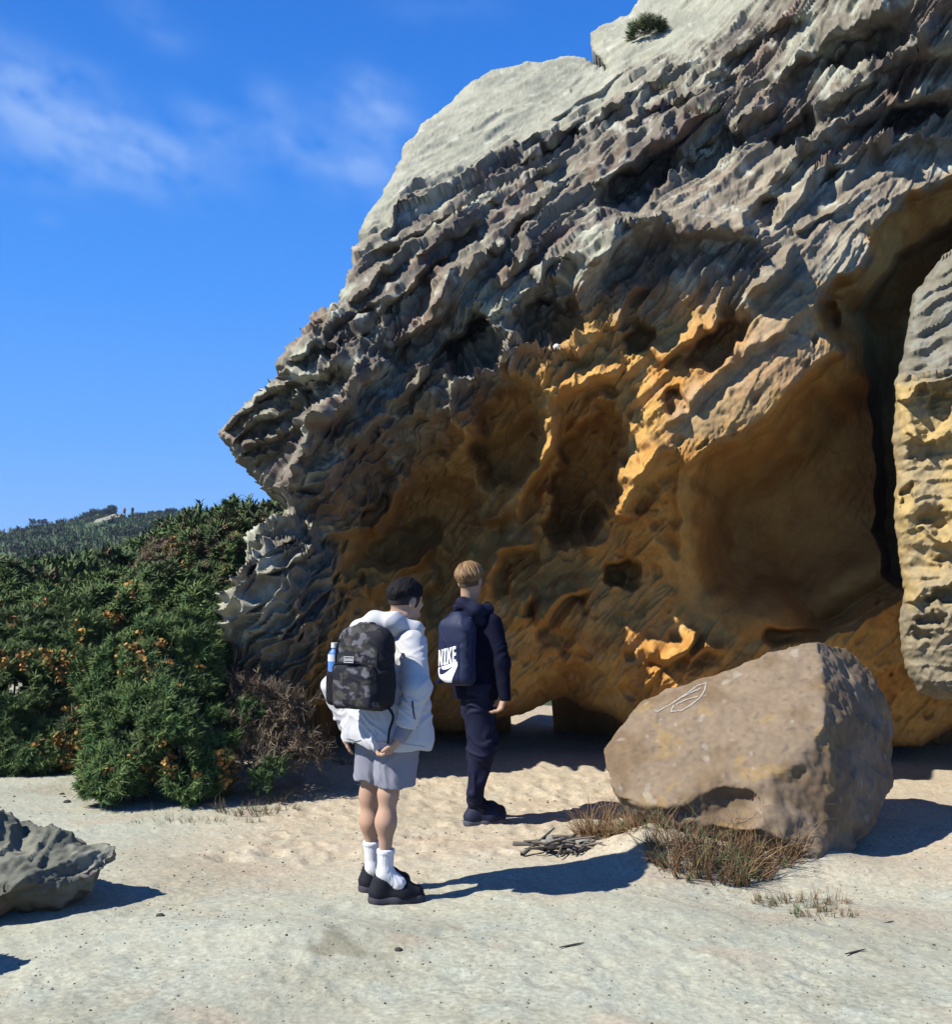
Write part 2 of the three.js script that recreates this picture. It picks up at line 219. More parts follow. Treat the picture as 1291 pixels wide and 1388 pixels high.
const HOLLOWS = [   // cx, cy, rx, ry, turn, depth, softness
  [645, 476, 36, 46, 0.35, 0.7, 0.5], [745, 440, 46, 36, 0, 0.55, 0.5], [868, 462, 21, 22, 0, 0.4, 0.5], [690, 592, 46, 74, 0.25, 0.75, 0.45], [795, 648, 42, 96, 0.3, 0.8, 0.4], [868, 252, 62, 24, -0.55, 0.7, 0.5], [965, 212, 48, 18, -0.5, 0.5, 0.5], [760, 205, 50, 9, -0.6, 0.25, 0.6], [1075, 190, 40, 16, -0.5, 0.4, 0.5], [1180, 70, 60, 16, -0.4, 0.4, 0.5], [1240, 160, 50, 14, -0.3, 0.4, 0.5], [690, 330, 40, 8, -0.65, 0.2, 0.6], [620, 345, 40, 8, -0.7, 0.2, 0.6], [740, 400, 30, 14, -0.5, 0.3, 0.6],
  [1035, 296, 26, 20, -0.6, 0.35, 0.5], [972, 468, 22, 46, 0.75, 0.4, 0.5], [915, 545, 16, 14, 0, 0.2, 0.5], [845, 775, 26, 20, 0.2, 0.45, 0.5], [758, 872, 24, 20, 0, 0.18, 0.7], [795, 912, 22, 14, 0, 0.1, 0.7], [775, 918, 13, 9, 0, 0.12, 0.7],
  [540, 740, 60, 30, -0.3, 0.5, 0.6], [600, 690, 70, 60, 0.3, 0.5, 0.7], [575, 600, 50, 36, -0.5, 0.25, 0.7], [500, 640, 40, 46, 0.2, 0.3, 0.7], [450, 530, 40, 16, -0.6, 0.3, 0.6], [560, 410, 40, 18, -0.75, 0.2, 0.5], [545, 480, 30, 16, -0.7, 0.25, 0.6],
  [505, 700, 10, 34, 0.2, 0.3, 0.6], [610, 800, 30, 60, 0.1, 0.35, 0.7], [472, 790, 16, 40, 0.35, 0.25, 0.6], [1120, 430, 16, 30, 0.3, 0.3, 0.6], [700, 470, 18, 14, 0, 0.2, 0.6], [905, 700, 20, 60, -0.1, 0.25, 0.7],
];
const CAVE = [[1132, 478], [1092, 502], [1042, 562], [1010, 588], [965, 600], [925, 640], [905, 700], [900, 760], [928, 830], [1000, 872], [1110, 866], [1222, 800], [1330, 780], [1500, 700], [1500, 240], [1320, 232], [1291, 242], [1232, 262], [1196, 290], [1166, 360], [1112, 392], [1106, 430]];
const CAVE2 = [[1178, 500], [1192, 640], [1188, 720], [1200, 780], [1226, 800], [1420, 760], [1420, 330], [1290, 300], [1215, 350], [1165, 420]];
const LUMP = [[618, 512], [660, 494], [708, 470], [760, 486], [800, 520], [752, 546], [740, 570], [690, 600], [650, 612], [624, 582], [612, 562]];
const CRACK = [[1046, 864], [1110, 862], [1160, 840], [1216, 806]];
const TIP = [[270, 560], [400, 505], [432, 540], [424, 575], [404, 625], [392, 690], [330, 690], [270, 620]];
const LIMB = [[270, 690], [400, 694], [440, 735], [484, 785], [475, 860], [452, 960], [340, 1000], [250, 900]];
const OUTLINE = [[878, -146], [868, 0], [852, 22], [812, 36], [801, 48], [803, 72], [826, 96], [810, 92], [790, 78], [770, 76], [735, 84], [700, 90], [668, 96], [640, 112], [618, 132], [598, 152], [572, 170], [562, 188], [548, 200], [542, 220], [528, 248], [516, 270], [498, 292], [491, 312], [490, 338], [483, 352], [480, 372], [470, 392], [463, 412], [450, 422], [428, 434], [418, 448], [408, 474], [392, 486], [386, 498], [389, 516], [372, 524], [350, 540], [330, 556], [310, 574], [298, 588], [306, 602], [322, 616], [330, 630], [348, 652], [366, 668], [386, 676], [392, 690], [378, 704], [352, 718], [335, 734], [330, 760], [322, 778], [316, 800], [296, 818], [293, 832], [300, 850], [297, 866], [310, 884], [320, 902], [340, 925], [362, 950], [392, 953], [420, 956], [450, 956], [500, 980], [600, 992], [640, 990], [675, 976], [714, 966], [752, 948], [766, 945], [794, 961], [828, 969], [850, 985], [950, 1010], [1130, 1015], [1215, 1012], [1250, 1012], [1291, 985], [1360, 960], [1496, 960], [1496, -146]];
const BASE = tps([
  [300, 590, 9.2], [390, 505, 8.95], [395, 600, 8.9], [340, 640, 9.3], [490, 310, 9.65], [465, 410, 9.2], [560, 185, 11.0], [650, 102, 11.8], [790, 78, 12.2], [870, 0, 12.8], [880, -200, 14.2],
  [450, 480, 8.85], [520, 430, 8.85], [600, 395, 8.8], [680, 385, 8.8], [760, 385, 8.75], [850, 330, 8.8], [950, 312, 8.7], [1050, 330, 8.55],
  [560, 320, 9.5], [650, 300, 9.5], [750, 300, 9.35], [850, 270, 9.4], [950, 260, 9.35], [1050, 250, 9.3], [1180, 290, 8.7], [1300, 320, 8.6], [1500, 320, 9.1],
  [620, 210, 10.6], [720, 210, 10.35], [820, 210, 10.1], [950, 190, 9.85], [1100, 190, 9.55], [1250, 190, 9.3], [1400, 210, 9.3], [720, 120, 11.4], [850, 110, 11.0], [1000, 100, 10.4], [1150, 100, 9.5], [1300, 100, 8.9], [1500, 100, 8.7],
  [950, 0, 11.8], [1100, 0, 10.0], [1250, 0, 8.65], [1450, 0, 8.3], [1000, -200, 12.6], [1300, -200, 8.5], [1650, -200, 8.2], [1650, 400, 9.6], [1650, 900, 9.6],
  [450, 560, 8.6], [520, 520, 8.75], [600, 480, 9.0], [700, 480, 8.75], [780, 480, 8.65], [880, 420, 8.85], [900, 490, 8.65], [1000, 430, 8.5], [1060, 470, 8.25], [1120, 440, 8.35], [960, 540, 8.35], [1060, 540, 8.2],
  [440, 650, 8.65], [520, 620, 9.2], [620, 590, 9.3], [720, 580, 9.0], [800, 560, 8.8], [900, 600, 8.45],
  [430, 700, 9.0], [520, 700, 9.9], [620, 700, 10.0], [700, 690, 9.55], [790, 700, 9.6], [870, 700, 8.85], [560, 800, 10.3], [660, 800, 9.5], [760, 800, 9.65], [860, 790, 9.5], [960, 800, 9.4], [1060, 880, 9.2], [1180, 880, 9.1], [1290, 880, 9.2],
  [560, 920, 10.2], [640, 930, 9.75], [700, 930, 9.75], [760, 900, 9.65], [850, 900, 9.4], [950, 900, 9.2], [640, 985, 10.3], [760, 945, 10.2], [840, 970, 9.8], [1000, 1000, 9.5], [1200, 1005, 9.5], [1290, 980, 9.7], [1650, 960, 9.7],
  [300, 830, 8.75], [350, 780, 8.75], [400, 800, 8.85], [450, 820, 9.15], [350, 900, 8.9], [420, 940, 9.2], [480, 900, 9.55], [395, 720, 8.95], [470, 960, 9.8], [320, 740, 8.9],
]);
function rockDepth(px, py) {
  const wx = px + 6 * noise(px * 0.034, py * 0.034, 3), wy = py + 6 * noise(px * 0.034, py * 0.034, 11);
  let d = BASE(px, py);
  for (const L of LIPS) {
    const P = L[3 + 0] === undefined ? [] : L.P; const b = L.b; if (px < b[0] || px > b[2] || py < b[1] || py > b[3]) continue;
    const [e, sd, w] = segDist(wx, wy, P), s = sd > 0 ? e : -e, taper = sstep(-0.02, 0.16, w) * sstep(1.02, 0.84, w);
    const k = s >= 0 ? Math.max(0, 1 - s / (L[1] * 0.85)) ** 1.15 : Math.exp(-((s / (L[2] * 0.30)) ** 2)) - 0.30 * Math.exp(-(((s + L[2] * 0.62) / (L[2] * 0.4)) ** 2));
    d -= L[0] * lerp(1.25, 1.6, sstep(260, 380, py)) * taper * k * (0.8 + 0.45 * noise(px * 0.05, py * 0.05, 21));
  }
  const hx = wx + 15 * noise(px * 0.026, py * 0.026, 70) + 6 * noise(px * 0.07, py * 0.07, 72), hy = wy + 15 * noise(px * 0.026, py * 0.026, 80) + 6 * noise(px * 0.07, py * 0.07, 82);
  for (const h of HOLLOWS) { const dx = hx - h[0], dy = hy - h[1], c = Math.cos(h[4]), s = Math.sin(h[4]), e = Math.hypot((dx * c + dy * s) / h[2], (-dx * s + dy * c) / h[3]); if (e < 1.25) d += h[5] * sstep(1.2, 1.2 - h[6] * 1.2, e); }
  const cv = polyDist(wx, wy, CAVE); const soft = lerp(16, 150, sstep(600, 780, py) * sstep(1130, 1020, px)); if (cv > -4) d += 1.0 * sstep(-3, soft, cv) + 1.0 * sstep(6, 100, cv) - 0.7 * sstep(560, 860, py) * sstep(0, 60, cv);
  const c2 = polyDist(wx, wy, CAVE2); if (c2 > -4) d += 1.5 * sstep(-4, 12, c2);
  const ck = segDist(wx, wy, CRACK); if (ck[0] < 14) d += 0.3 * sstep(14, 3, ck[0]);
  const lu = polyDist(wx, wy, LUMP); if (lu > -6) d -= 0.34 * sstep(-6, 20, lu);
  const tp = polyDist(wx, wy, TIP); if (tp > -8) d += 0.32 * sstep(-4, 6, tp);
  const lm = polyDist(wx, wy, LIMB); if (lm > -6) d -= 0.4 * sstep(-6, 14, lm);
  return d;
}
for (const L of LIPS) { const [a, u, b, ...P] = L, m = Math.max(u, b) + 12; L.P = P.map((q) => q); if (segDist(P[0][0] - 5, P[0][1] - 60, P)[1] < 0) L.P.reverse(); L.b = [Math.min(...P.map((q) => q[0])) - m, Math.min(...P.map((q) => q[1])) - m, Math.max(...P.map((q) => q[0])) + m, Math.max(...P.map((q) => q[1])) + m]; }

function strata(x, y, z, n, per, seed, drop = 0.2, run = 0.5) {       // overhanging bed edges in world space: 1 at a lip, falling off up the bed
  const wv = 0.5 * noise(x * 0.8, y * 0.8, z * 0.8 + seed) + 0.2 * noise(x * 2.2, y * 2.2, z * 2.2 + seed) + 0.07 * noise(x * 6, y * 6, z * 6 + seed);
  const t = (x * n[0] + y * n[1] + z * n[2] + wv * 0.3) / per, i = Math.floor(t), f = t - i, al = x * n[1] - y * n[0];
  const hgt = 0.3 + 0.7 * (PERM[(i + 512 + seed * 7) & 255] / 255), br = clamp(0.62 + 1.25 * noise(al * run + i * 5.1, i * 3.3, z * 0.6 + seed) + 0.22 * noise(al * run * 4 + i * 2.1, i * 7.3, z * 2 + seed));
  return hgt * br * (f < 1 - drop ? Math.pow(1 - f / (1 - drop), 1.1) : sstep(1 - drop, 1, f));
}
const BED = [-0.72, 0.66, -0.2], BED2 = [-0.74, 0.64, -0.2];
function ridged(x, y, z) { const n = noise(x, y, z); return 1 - Math.abs(n) * 2.2; }
function rockZone(px, py) {       // what the stone is like at a place on the wall
  const w = 26 * noise(px * 0.02, py * 0.02, 31) + 12 * noise(px * 0.07, py * 0.07, 33);
  const x = px + w, y = py + 18 * noise(px * 0.03, py * 0.03, 41);
  const smoothTop = clamp(Math.max(sstep(-26, 22, polyDist(x, y, SMOOTH1)), sstep(-26, 22, polyDist(x, y, SMOOTH2))));
  const cave = sstep(-6, 10, polyDist(x, y, CAVE)), limb = sstep(-8, 10, polyDist(x, y, LIMB));
  const line = y - Math.max(390, 700 - (x - 430) * 0.82);            // the ochre begins below a line that climbs to the right
  const ochre = sstep(-30, 90, line + 30 * noise(px * 0.013, py * 0.013, 51));
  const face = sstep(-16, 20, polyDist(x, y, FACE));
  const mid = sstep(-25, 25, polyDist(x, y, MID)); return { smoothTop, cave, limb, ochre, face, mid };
}
const MID = [[380, 500], [460, 440], [540, 400], [620, 400], [700, 400], [800, 400], [860, 430], [800, 500], [700, 540], [640, 640], [560, 700], [480, 720], [390, 690], [420, 600]];
const SMOOTH1 = [[640, 60], [800, 60], [850, 110], [800, 145], [720, 190], [640, 225], [590, 250], [540, 285], [490, 330], [470, 300], [540, 180]], SMOOTH2 = [[780, 30], [870, -20], [900, -260], [1010, -260], [1030, 0], [960, 60], [900, 85], [810, 110]];
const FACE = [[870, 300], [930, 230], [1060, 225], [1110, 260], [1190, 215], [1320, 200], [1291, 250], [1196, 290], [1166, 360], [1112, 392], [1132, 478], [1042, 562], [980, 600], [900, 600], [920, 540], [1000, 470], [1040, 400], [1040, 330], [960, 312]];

function buildRelief(outline, depthFn, detail, colour, step, box, back, seed, turn = 0.58) {
  // the sheet's rows run along the bedding (turn), so that bed edges stay clean
  const [x0, y0, x1, y1] = box, ct = Math.cos(turn), sn = Math.sin(turn), us = [], vs = [];
  for (const [x, y] of [[x0, y0], [x1, y0], [x0, y1], [x1, y1]]) { us.push(x * ct - y * sn); vs.push(x * sn + y * ct); }
  const u0 = Math.min(...us), v0 = Math.min(...vs), W = Math.ceil((Math.max(...us) - u0) / step) + 1, H = Math.ceil((Math.max(...vs) - v0) / step) + 1;
  const GX = (i, j) => (u0 + i * step) * ct + (v0 + j * step) * sn, GY = (i, j) => -(u0 + i * step) * sn + (v0 + j * step) * ct;
  const sd = new Float32Array(W * H), base = new Float64Array(W * H * 3), raw = new Float32Array(W * H), has = new Uint8Array(W * H);
  for (let j = 0; j < H; j++) for (let i = 0; i < W; i++) { const gx = GX(i, j), gy = GY(i, j); if (gx < x0 - 4 || gx > x1 + 4 || gy < y0 - 4 || gy > y1 + 4) { sd[j * W + i] = -99; continue; } sd[j * W + i] = polyDist(gx, gy, outline) + 2.2 * noise(gx * 0.09, gy * 0.09, seed + 2) + 0.6 * noise(gx * 0.22, gy * 0.22, seed + 7); }
  for (let j = 0; j < H; j++) for (let i = 0; i < W; i++) { const k = j * W + i; if (sd[k] < -step * 3) continue; has[k] = 1; const gx = GX(i, j), gy = GY(i, j); let d = depthFn(gx, gy); raw[k] = d; const e = Math.max(sd[k], 0), R = back.round; if (e < R) { const q = 1 - e / R; d += back.curl * (1 - Math.sqrt(Math.max(0, 1 - q * q))); } const p = at(gx, gy, d); base[k * 3] = p[0]; base[k * 3 + 1] = p[1]; base[k * 3 + 2] = p[2]; }
  // smoothed depth for the direction of the fine relief
  let sm = raw.slice(); for (const st of [1, 2, 4, 8, 12, 8, 4, 2]) { const q = Math.max(1, Math.round(st * 2 / step)), t = sm.slice(); for (let j = 0; j < H; j++) for (let i = 0; i < W; i++) { const k = j * W + i; if (!has[k]) continue; let s = t[k] * 2, c = 2; for (const [a, b] of [[q, 0], [-q, 0], [0, q], [0, -q]]) { const u = i + a, v = j + b; if (u >= 0 && u < W && v >= 0 && v < H && has[v * W + u]) { s += t[v * W + u]; c++; } } sm[k] = s / c; } }
  const pos = [], col = [], idx = [], map = new Int32Array(W * H).fill(-1);
  const P = (i, j) => at(GX(i, j), GY(i, j), sm[j * W + i]);
  const steep = (i, j) => { const a = Math.min(Math.max(i, 1), W - 2), b = Math.min(Math.max(j, 1), H - 2), k = b * W + a; return has[k + 1] && has[k - 1] && has[k + W] && has[k - W] ? Math.hypot(raw[k + 1] - raw[k - 1], raw[k + W] - raw[k - W]) / (2 * step) : 0; };
  const add = (p, n, px, py, ps, st) => { const q = detail(p, n, px, py, ps || p, st || 0); pos.push(q[0], q[1], q[2]); const c = colour(q, n, px, py); col.push(c[0], c[1], c[2]); return pos.length / 3 - 1; };
  const normalAt = (i, j) => { const a = Math.min(Math.max(i, 1), W - 2), b = Math.min(Math.max(j, 1), H - 2), k = b * W + a; if (!has[k + 1] || !has[k - 1] || !has[k + W] || !has[k - W]) return [-0.3, 0.2, 0.93]; const r = P(a + 1, b), l = P(a - 1, b), d = P(a, b + 1), u = P(a, b - 1); const v = new THREE.Vector3(r[0] - l[0], r[1] - l[1], r[2] - l[2]).cross(new THREE.Vector3(u[0] - d[0], u[1] - d[1], u[2] - d[2])).normalize().multiplyScalar(0.4).add(new THREE.Vector3(-0.2, 0.2, 0.6)).normalize(); return [v.x, v.y, v.z]; };
  const vert = (i, j) => { const k = j * W + i; if (map[k] < 0) map[k] = add([base[k * 3], base[k * 3 + 1], base[k * 3 + 2]], normalAt(i, j), GX(i, j), GY(i, j), P(i, j), steep(i, j)); return map[k]; };
  const cut = new Map(), rim = [];
  const edge = (i, j, a, b) => { const k1 = j * W + i, k2 = b * W + a, key = Math.min(k1, k2) * (W * H) + Math.max(k1, k2); if (!cut.has(key)) { const t = clamp(sd[k1] / (sd[k1] - sd[k2]), 0.02, 0.98), px = lerp(GX(i, j), GX(a, b), t), py = lerp(GY(i, j), GY(a, b), t), d = depthFn(px, py) + back.curl; cut.set(key, add(at(px, py, d), sd[k1] > 0 ? normalAt(i, j) : normalAt(a, b), px, py, at(px, py, sm[sd[k1] > 0 ? k1 : k2]))); } return cut.get(key); };
  for (let j = 0; j + 1 < H; j++) for (let i = 0; i + 1 < W; i++) for (const tri of [[[i, j], [i, j + 1], [i + 1, j]], [[i + 1, j], [i, j + 1], [i + 1, j + 1]]]) {
    const ins = tri.map(([a, b]) => sd[b * W + a] > 0), n = ins.filter(Boolean).length; if (!n) continue;
    if (n === 3) { idx.push(...tri.map(([a, b]) => vert(a, b))); continue; }
    const s = ins.indexOf(n === 1), A = tri[s], B = tri[(s + 1) % 3], C = tri[(s + 2) % 3];
    const eAB = edge(...A, ...B), eAC = edge(...A, ...C);
    if (n === 1) { idx.push(vert(...A), eAB, eAC); rim.push([eAB, eAC]); } else { idx.push(eAB, vert(...B), vert(...C), eAB, vert(...C), eAC); rim.push([eAC, eAB]); }
  }
  // the stone goes on behind its outline: rings that run back and inwards
  const ringOf = new Map(), rings = (v) => { if (!ringOf.has(v)) { const p = [pos[v * 3], pos[v * 3 + 1], pos[v * 3 + 2]], c = [col[v * 3], col[v * 3 + 1], col[v * 3 + 2]], L = [v]; for (const s of back.steps) { const q = back.move(p, s); q[0] += 0.06 * noise(q[0] * 2, q[1] * 2, q[2] * 2) * (s > 0.3 ? 2 : 1); q[1] += 0.06 * noise(q[0] * 2, q[1] * 2, q[2] * 2 + 9) * (s > 0.3 ? 2 : 1); pos.push(...q); col.push(...c); L.push(pos.length / 3 - 1); } ringOf.set(v, L); } return ringOf.get(v); };
  for (const [a, b] of rim) { const A = rings(a), B = rings(b); for (let k = 0; k + 1 < A.length; k++) idx.push(A[k], B[k + 1], B[k], A[k], A[k + 1], B[k + 1]); }
  return geom(pos, idx, col);
}
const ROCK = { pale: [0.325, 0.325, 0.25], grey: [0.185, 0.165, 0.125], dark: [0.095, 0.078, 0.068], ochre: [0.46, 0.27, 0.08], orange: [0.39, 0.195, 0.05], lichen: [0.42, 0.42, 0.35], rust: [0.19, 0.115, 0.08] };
function rockDetail(p, n, px, py, ps, st) {
  const [x, y, z] = ps, Z = rockZone(px, py), quiet = Math.max(Z.smoothTop, Z.cave), calm = 1 / (1 + (st / 0.034) ** 2);
  const rough = lerp(1, 0.12, Z.smoothTop) * lerp(1, 0.22, Z.cave) * lerp(1, 0.35, Z.face) * lerp(1, 0.4, Z.ochre);
  const bed = mix3(BED, BED2, sstep(760, 460, px)), ax = x * bed[0] + y * bed[1] + z * bed[2], al = x * bed[1] - y * bed[0], a1 = rough * (1 - Z.limb) * calm;
  let h = a1 * (0.18 * strata(x, y, z, bed, 0.52, 11, 0.3, 0.3) + 0.15 * strata(x, y, z, bed, 0.22, 3, 0.24, 0.45) + 0.11 * strata(x, y, z, bed, 0.105, 8, 0.34, 0.6) + 0.04 * strata(x, y, z, bed, 0.056, 5, 0.45, 1));
  h += a1 * 0.05 * fbm(al * 1.6, ax * 8, z * 1.6, 3, 0.55);
  h += Z.smoothTop * 0.05 * strata(x, y, z, [-0.7, 0.66, -0.2], 0.3, 6, 0.3, 1.5) * sstep(0.05, 0.3, noise(x * 1.7, y * 1.7, z * 1.7 + 33));
  { const cr = Math.abs(noise(al * 0.8, ax * 3.2 + 0.4 * noise(x * 2, y * 2, z * 2), z * 1.5 + 60)); h -= 0.022 * (1 - Z.cave) * sstep(0.1, 0.0, cr) * sstep(0, 0.3, noise(x * 1.1, y * 1.1, z + 70)); }
  const rib = Math.max(Z.limb, 0.7 * Z.mid, 0.14 * Z.ochre * (1 - Z.cave) * (1 - Z.face)) * lerp(0.4, 1, calm);
  if (rib > 0.01) { const u = x * 0.62 + y * 0.78, v = -x * 0.78 + y * 0.62, wv = 0.16 * noise(x * 1.8, y * 1.8, z * 1.8 + 3) + 0.06 * noise(x * 6, y * 6, z * 6); const r1 = ridged(u * 1.9 + 4, (v + wv) * 10, z * 0.6), r2 = ridged(u * 3.6 + 8, (v + wv * 1.3) * 19, z * 0.8 + 5); h += rib * (0.17 * Math.pow(clamp(r1), 4) + 0.08 * Math.pow(clamp(r2), 4) - 0.06); }
  h += rough * 0.025 * fbm(x * 2.2, y * 2.2, z * 2.2 + 5, 3) + lerp(0.012, 0.006, quiet) * fbm(x * 9, y * 9, z * 9, 3, 0.6) + 0.006 * fbm(x * 26, y * 26, z * 26, 2, 0.6) * (1 - 0.5 * quiet);
  const pit = noise(x * 5.5, y * 5.5, z * 5.5 + 40); h -= (0.05 * Z.ochre * (1 - Z.cave) + 0.015) * sstep(0.3, 0.55, pit) * (1 - Z.smoothTop) * (1 - Z.limb);
  return addv(p, n, h);
}
function rockColour(p, n, px, py) {
  const [x, y, z] = p, Z = rockZone(px, py), q = fbm(x * 1.6, y * 1.6, z * 1.6, 4, 0.6), q2 = fbm(x * 6, y * 6, z * 6 + 9, 3, 0.6), q3 = noise(x * 30, y * 30, z * 30), ax = x * BED[0] + y * BED[1] + z * BED[2], al = x * BED[1] - y * BED[0];
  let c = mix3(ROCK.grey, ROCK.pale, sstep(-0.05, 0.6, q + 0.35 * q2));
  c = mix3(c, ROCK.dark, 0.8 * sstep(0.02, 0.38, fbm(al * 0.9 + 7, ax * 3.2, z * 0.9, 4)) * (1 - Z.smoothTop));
  c = mix3(c, ROCK.rust, 0.5 * sstep(0.2, 0.5, fbm(al * 1.3 + 3, ax * 4, z * 1.3, 3)) * (1 - Z.smoothTop));
  c = mix3(c, mix3(ROCK.pale, [0.20, 0.205, 0.16], 0.75 * sstep(0.1, 0.55, q + 0.5 * q2)), Z.smoothTop * 0.92);
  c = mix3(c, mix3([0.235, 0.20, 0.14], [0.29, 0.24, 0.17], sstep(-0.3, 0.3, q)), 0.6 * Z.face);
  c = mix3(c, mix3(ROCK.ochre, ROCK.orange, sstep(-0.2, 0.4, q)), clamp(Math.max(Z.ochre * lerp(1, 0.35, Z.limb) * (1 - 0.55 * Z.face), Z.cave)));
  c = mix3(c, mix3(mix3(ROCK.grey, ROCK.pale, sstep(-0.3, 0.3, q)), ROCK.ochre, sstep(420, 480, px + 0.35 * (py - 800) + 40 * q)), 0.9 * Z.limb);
  const li = sstep(0.42, 0.62, fbm(x * 4.5, y * 4.5, z * 4.5 + 20, 3, 0.55) + 0.18 * Z.face * sstep(330, 230, py)) * (1 - Z.cave) * (1 - 0.8 * Z.ochre); c = mix3(c, ROCK.lichen, 0.6 * li);
  const k = 1 + 0.2 * q2 + 0.16 * q3; return c.map((v) => v * k);
}
const ROCK_STEP = 1.6 * QUAL;
{
  const outcrop = group('sandstone_outcrop', [0, 0, -9.5]);
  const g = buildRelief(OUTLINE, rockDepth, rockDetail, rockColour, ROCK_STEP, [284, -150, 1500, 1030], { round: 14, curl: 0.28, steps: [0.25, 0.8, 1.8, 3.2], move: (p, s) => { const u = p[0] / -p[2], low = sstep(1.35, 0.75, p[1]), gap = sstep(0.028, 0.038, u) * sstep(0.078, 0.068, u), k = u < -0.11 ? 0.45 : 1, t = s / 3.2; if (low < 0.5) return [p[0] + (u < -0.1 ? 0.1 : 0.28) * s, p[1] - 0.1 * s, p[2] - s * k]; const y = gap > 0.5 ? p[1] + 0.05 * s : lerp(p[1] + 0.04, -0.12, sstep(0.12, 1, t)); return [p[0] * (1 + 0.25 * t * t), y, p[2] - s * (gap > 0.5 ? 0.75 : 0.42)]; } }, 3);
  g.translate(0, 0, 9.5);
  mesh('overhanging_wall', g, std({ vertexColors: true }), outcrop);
  tag(outcrop, 'huge overhanging sandstone outcrop, grey and pale above, ochre below, with a dark hollow', 'rock outcrop');
}


// ---------------------------------------------------------------- solids from distance fields
function surfaceNets(f, lo, hi, cell) {
  const n = [0, 1, 2].map((k) => Math.ceil((hi[k] - lo[k]) / cell) + 2), [nx, ny, nz] = n, S = new Float32Array(nx * ny * nz).fill(1), B = 6, R = cell * B * 0.5 * 1.7321;
  for (let bz = 0; bz < nz; bz += B) for (let by = 0; by < ny; by += B) for (let bx = 0; bx < nx; bx += B) {
    const c = f(lo[0] + (bx + B / 2) * cell, lo[1] + (by + B / 2) * cell, lo[2] + (bz + B / 2) * cell), far = Math.abs(c) > R * 1.35 + 0.012;
    for (let z = bz; z < Math.min(bz + B, nz); z++) for (let y = by; y < Math.min(by + B, ny); y++) for (let x = bx; x < Math.min(bx + B, nx); x++) S[(z * ny + y) * nx + x] = far ? c : f(lo[0] + x * cell, lo[1] + y * cell, lo[2] + z * cell);
  }
  const id = new Int32Array(nx * ny * nz).fill(-1), pos = [], idx = [], off = [0, 1, nx, nx + 1, nx * ny, nx * ny + 1, nx * ny + nx, nx * ny + nx + 1], E = [[0, 1], [2, 3], [4, 5], [6, 7], [0, 2], [1, 3], [4, 6], [5, 7], [0, 4], [1, 5], [2, 6], [3, 7]];
  for (let z = 0; z + 1 < nz; z++) for (let y = 0; y + 1 < ny; y++) for (let x = 0; x + 1 < nx; x++) {
    const k = (z * ny + y) * nx + x; let m = 0; for (let i = 0; i < 8; i++) if (S[k + off[i]] < 0) m |= 1 << i; if (m === 0 || m === 255) continue;
    let cx = 0, cy = 0, cz = 0, c = 0; for (const [a, b] of E) { const va = S[k + off[a]], vb = S[k + off[b]]; if ((va < 0) === (vb < 0)) continue; const t = va / (va - vb); cx += (a & 1) + t * ((b & 1) - (a & 1)); cy += ((a >> 1) & 1) + t * (((b >> 1) & 1) - ((a >> 1) & 1)); cz += (a >> 2) + t * ((b >> 2) - (a >> 2)); c++; }
    id[k] = pos.length / 3; pos.push(lo[0] + (x + cx / c) * cell, lo[1] + (y + cy / c) * cell, lo[2] + (z + cz / c) * cell);
  }
  const quad = (a, b, c, d, flip) => { if (a < 0 || b < 0 || c < 0 || d < 0) return; if (flip) idx.push(a, c, b, b, c, d); else idx.push(a, b, c, b, d, c); };
  for (let z = 1; z + 1 < nz; z++) for (let y = 1; y + 1 < ny; y++) for (let x = 1; x + 1 < nx; x++) {
    const k = (z * ny + y) * nx + x, v = S[k] < 0;
    if (v !== (S[k + 1] < 0)) quad(id[k - nx - nx * ny], id[k - nx * ny], id[k - nx], id[k], !v);
    if (v !== (S[k + nx] < 0)) quad(id[k - 1 - nx * ny], id[k - nx * ny], id[k - 1], id[k], v);
    if (v !== (S[k + nx * ny] < 0)) quad(id[k - 1 - nx], id[k - nx], id[k - 1], id[k], !v);
  }
  return geom(pos, idx);
}
function capsule(a, ra, b = a, rb = ra) { const ax = a[0], ay = a[1], az = a[2], bx = b[0] - ax, by = b[1] - ay, bz = b[2] - az, l = Math.max(1e-9, bx * bx + by * by + bz * bz); return (x, y, z) => { const px = x - ax, py = y - ay, pz = z - az, t = clamp((px * bx + py * by + pz * bz) / l), dx = px - bx * t, dy = py - by * t, dz = pz - bz * t; return Math.sqrt(dx * dx + dy * dy + dz * dz) - (ra + (rb - ra) * t); }; }
function ellipsoid(c, r, ax) { return (x, y, z) => { const v = [x - c[0], y - c[1], z - c[2]], q = ax ? ax.map((a) => a[0] * v[0] + a[1] * v[1] + a[2] * v[2]) : v, k0 = Math.hypot(q[0] / r[0], q[1] / r[1], q[2] / r[2]), k1 = Math.hypot(q[0] / r[0] ** 2, q[1] / r[1] ** 2, q[2] / r[2] ** 2); return k1 < 1e-9 ? -Math.min(...r) : k0 * (k0 - 1) / k1; }; }
function rbox(c, h, r, ax) { return (x, y, z) => { const v = [x - c[0], y - c[1], z - c[2]], q = ax.map((a, i) => Math.abs(a[0] * v[0] + a[1] * v[1] + a[2] * v[2]) - h[i] + r); return Math.hypot(Math.max(q[0], 0), Math.max(q[1], 0), Math.max(q[2], 0)) + Math.min(Math.max(q[0], q[1], q[2]), 0) - r; }; }
const smin = (a, b, k) => { const h = Math.max(k - Math.abs(a - b), 0) / k; return Math.min(a, b) - h * h * k * 0.25; };
function blend(k, ...fs) { return (x, y, z) => { let d = fs[0](x, y, z); for (let i = 1; i < fs.length; i++) d = smin(d, fs[i](x, y, z), k); return d; }; }
const cutBy = (f, g) => (x, y, z) => Math.max(f(x, y, z), g(x, y, z));
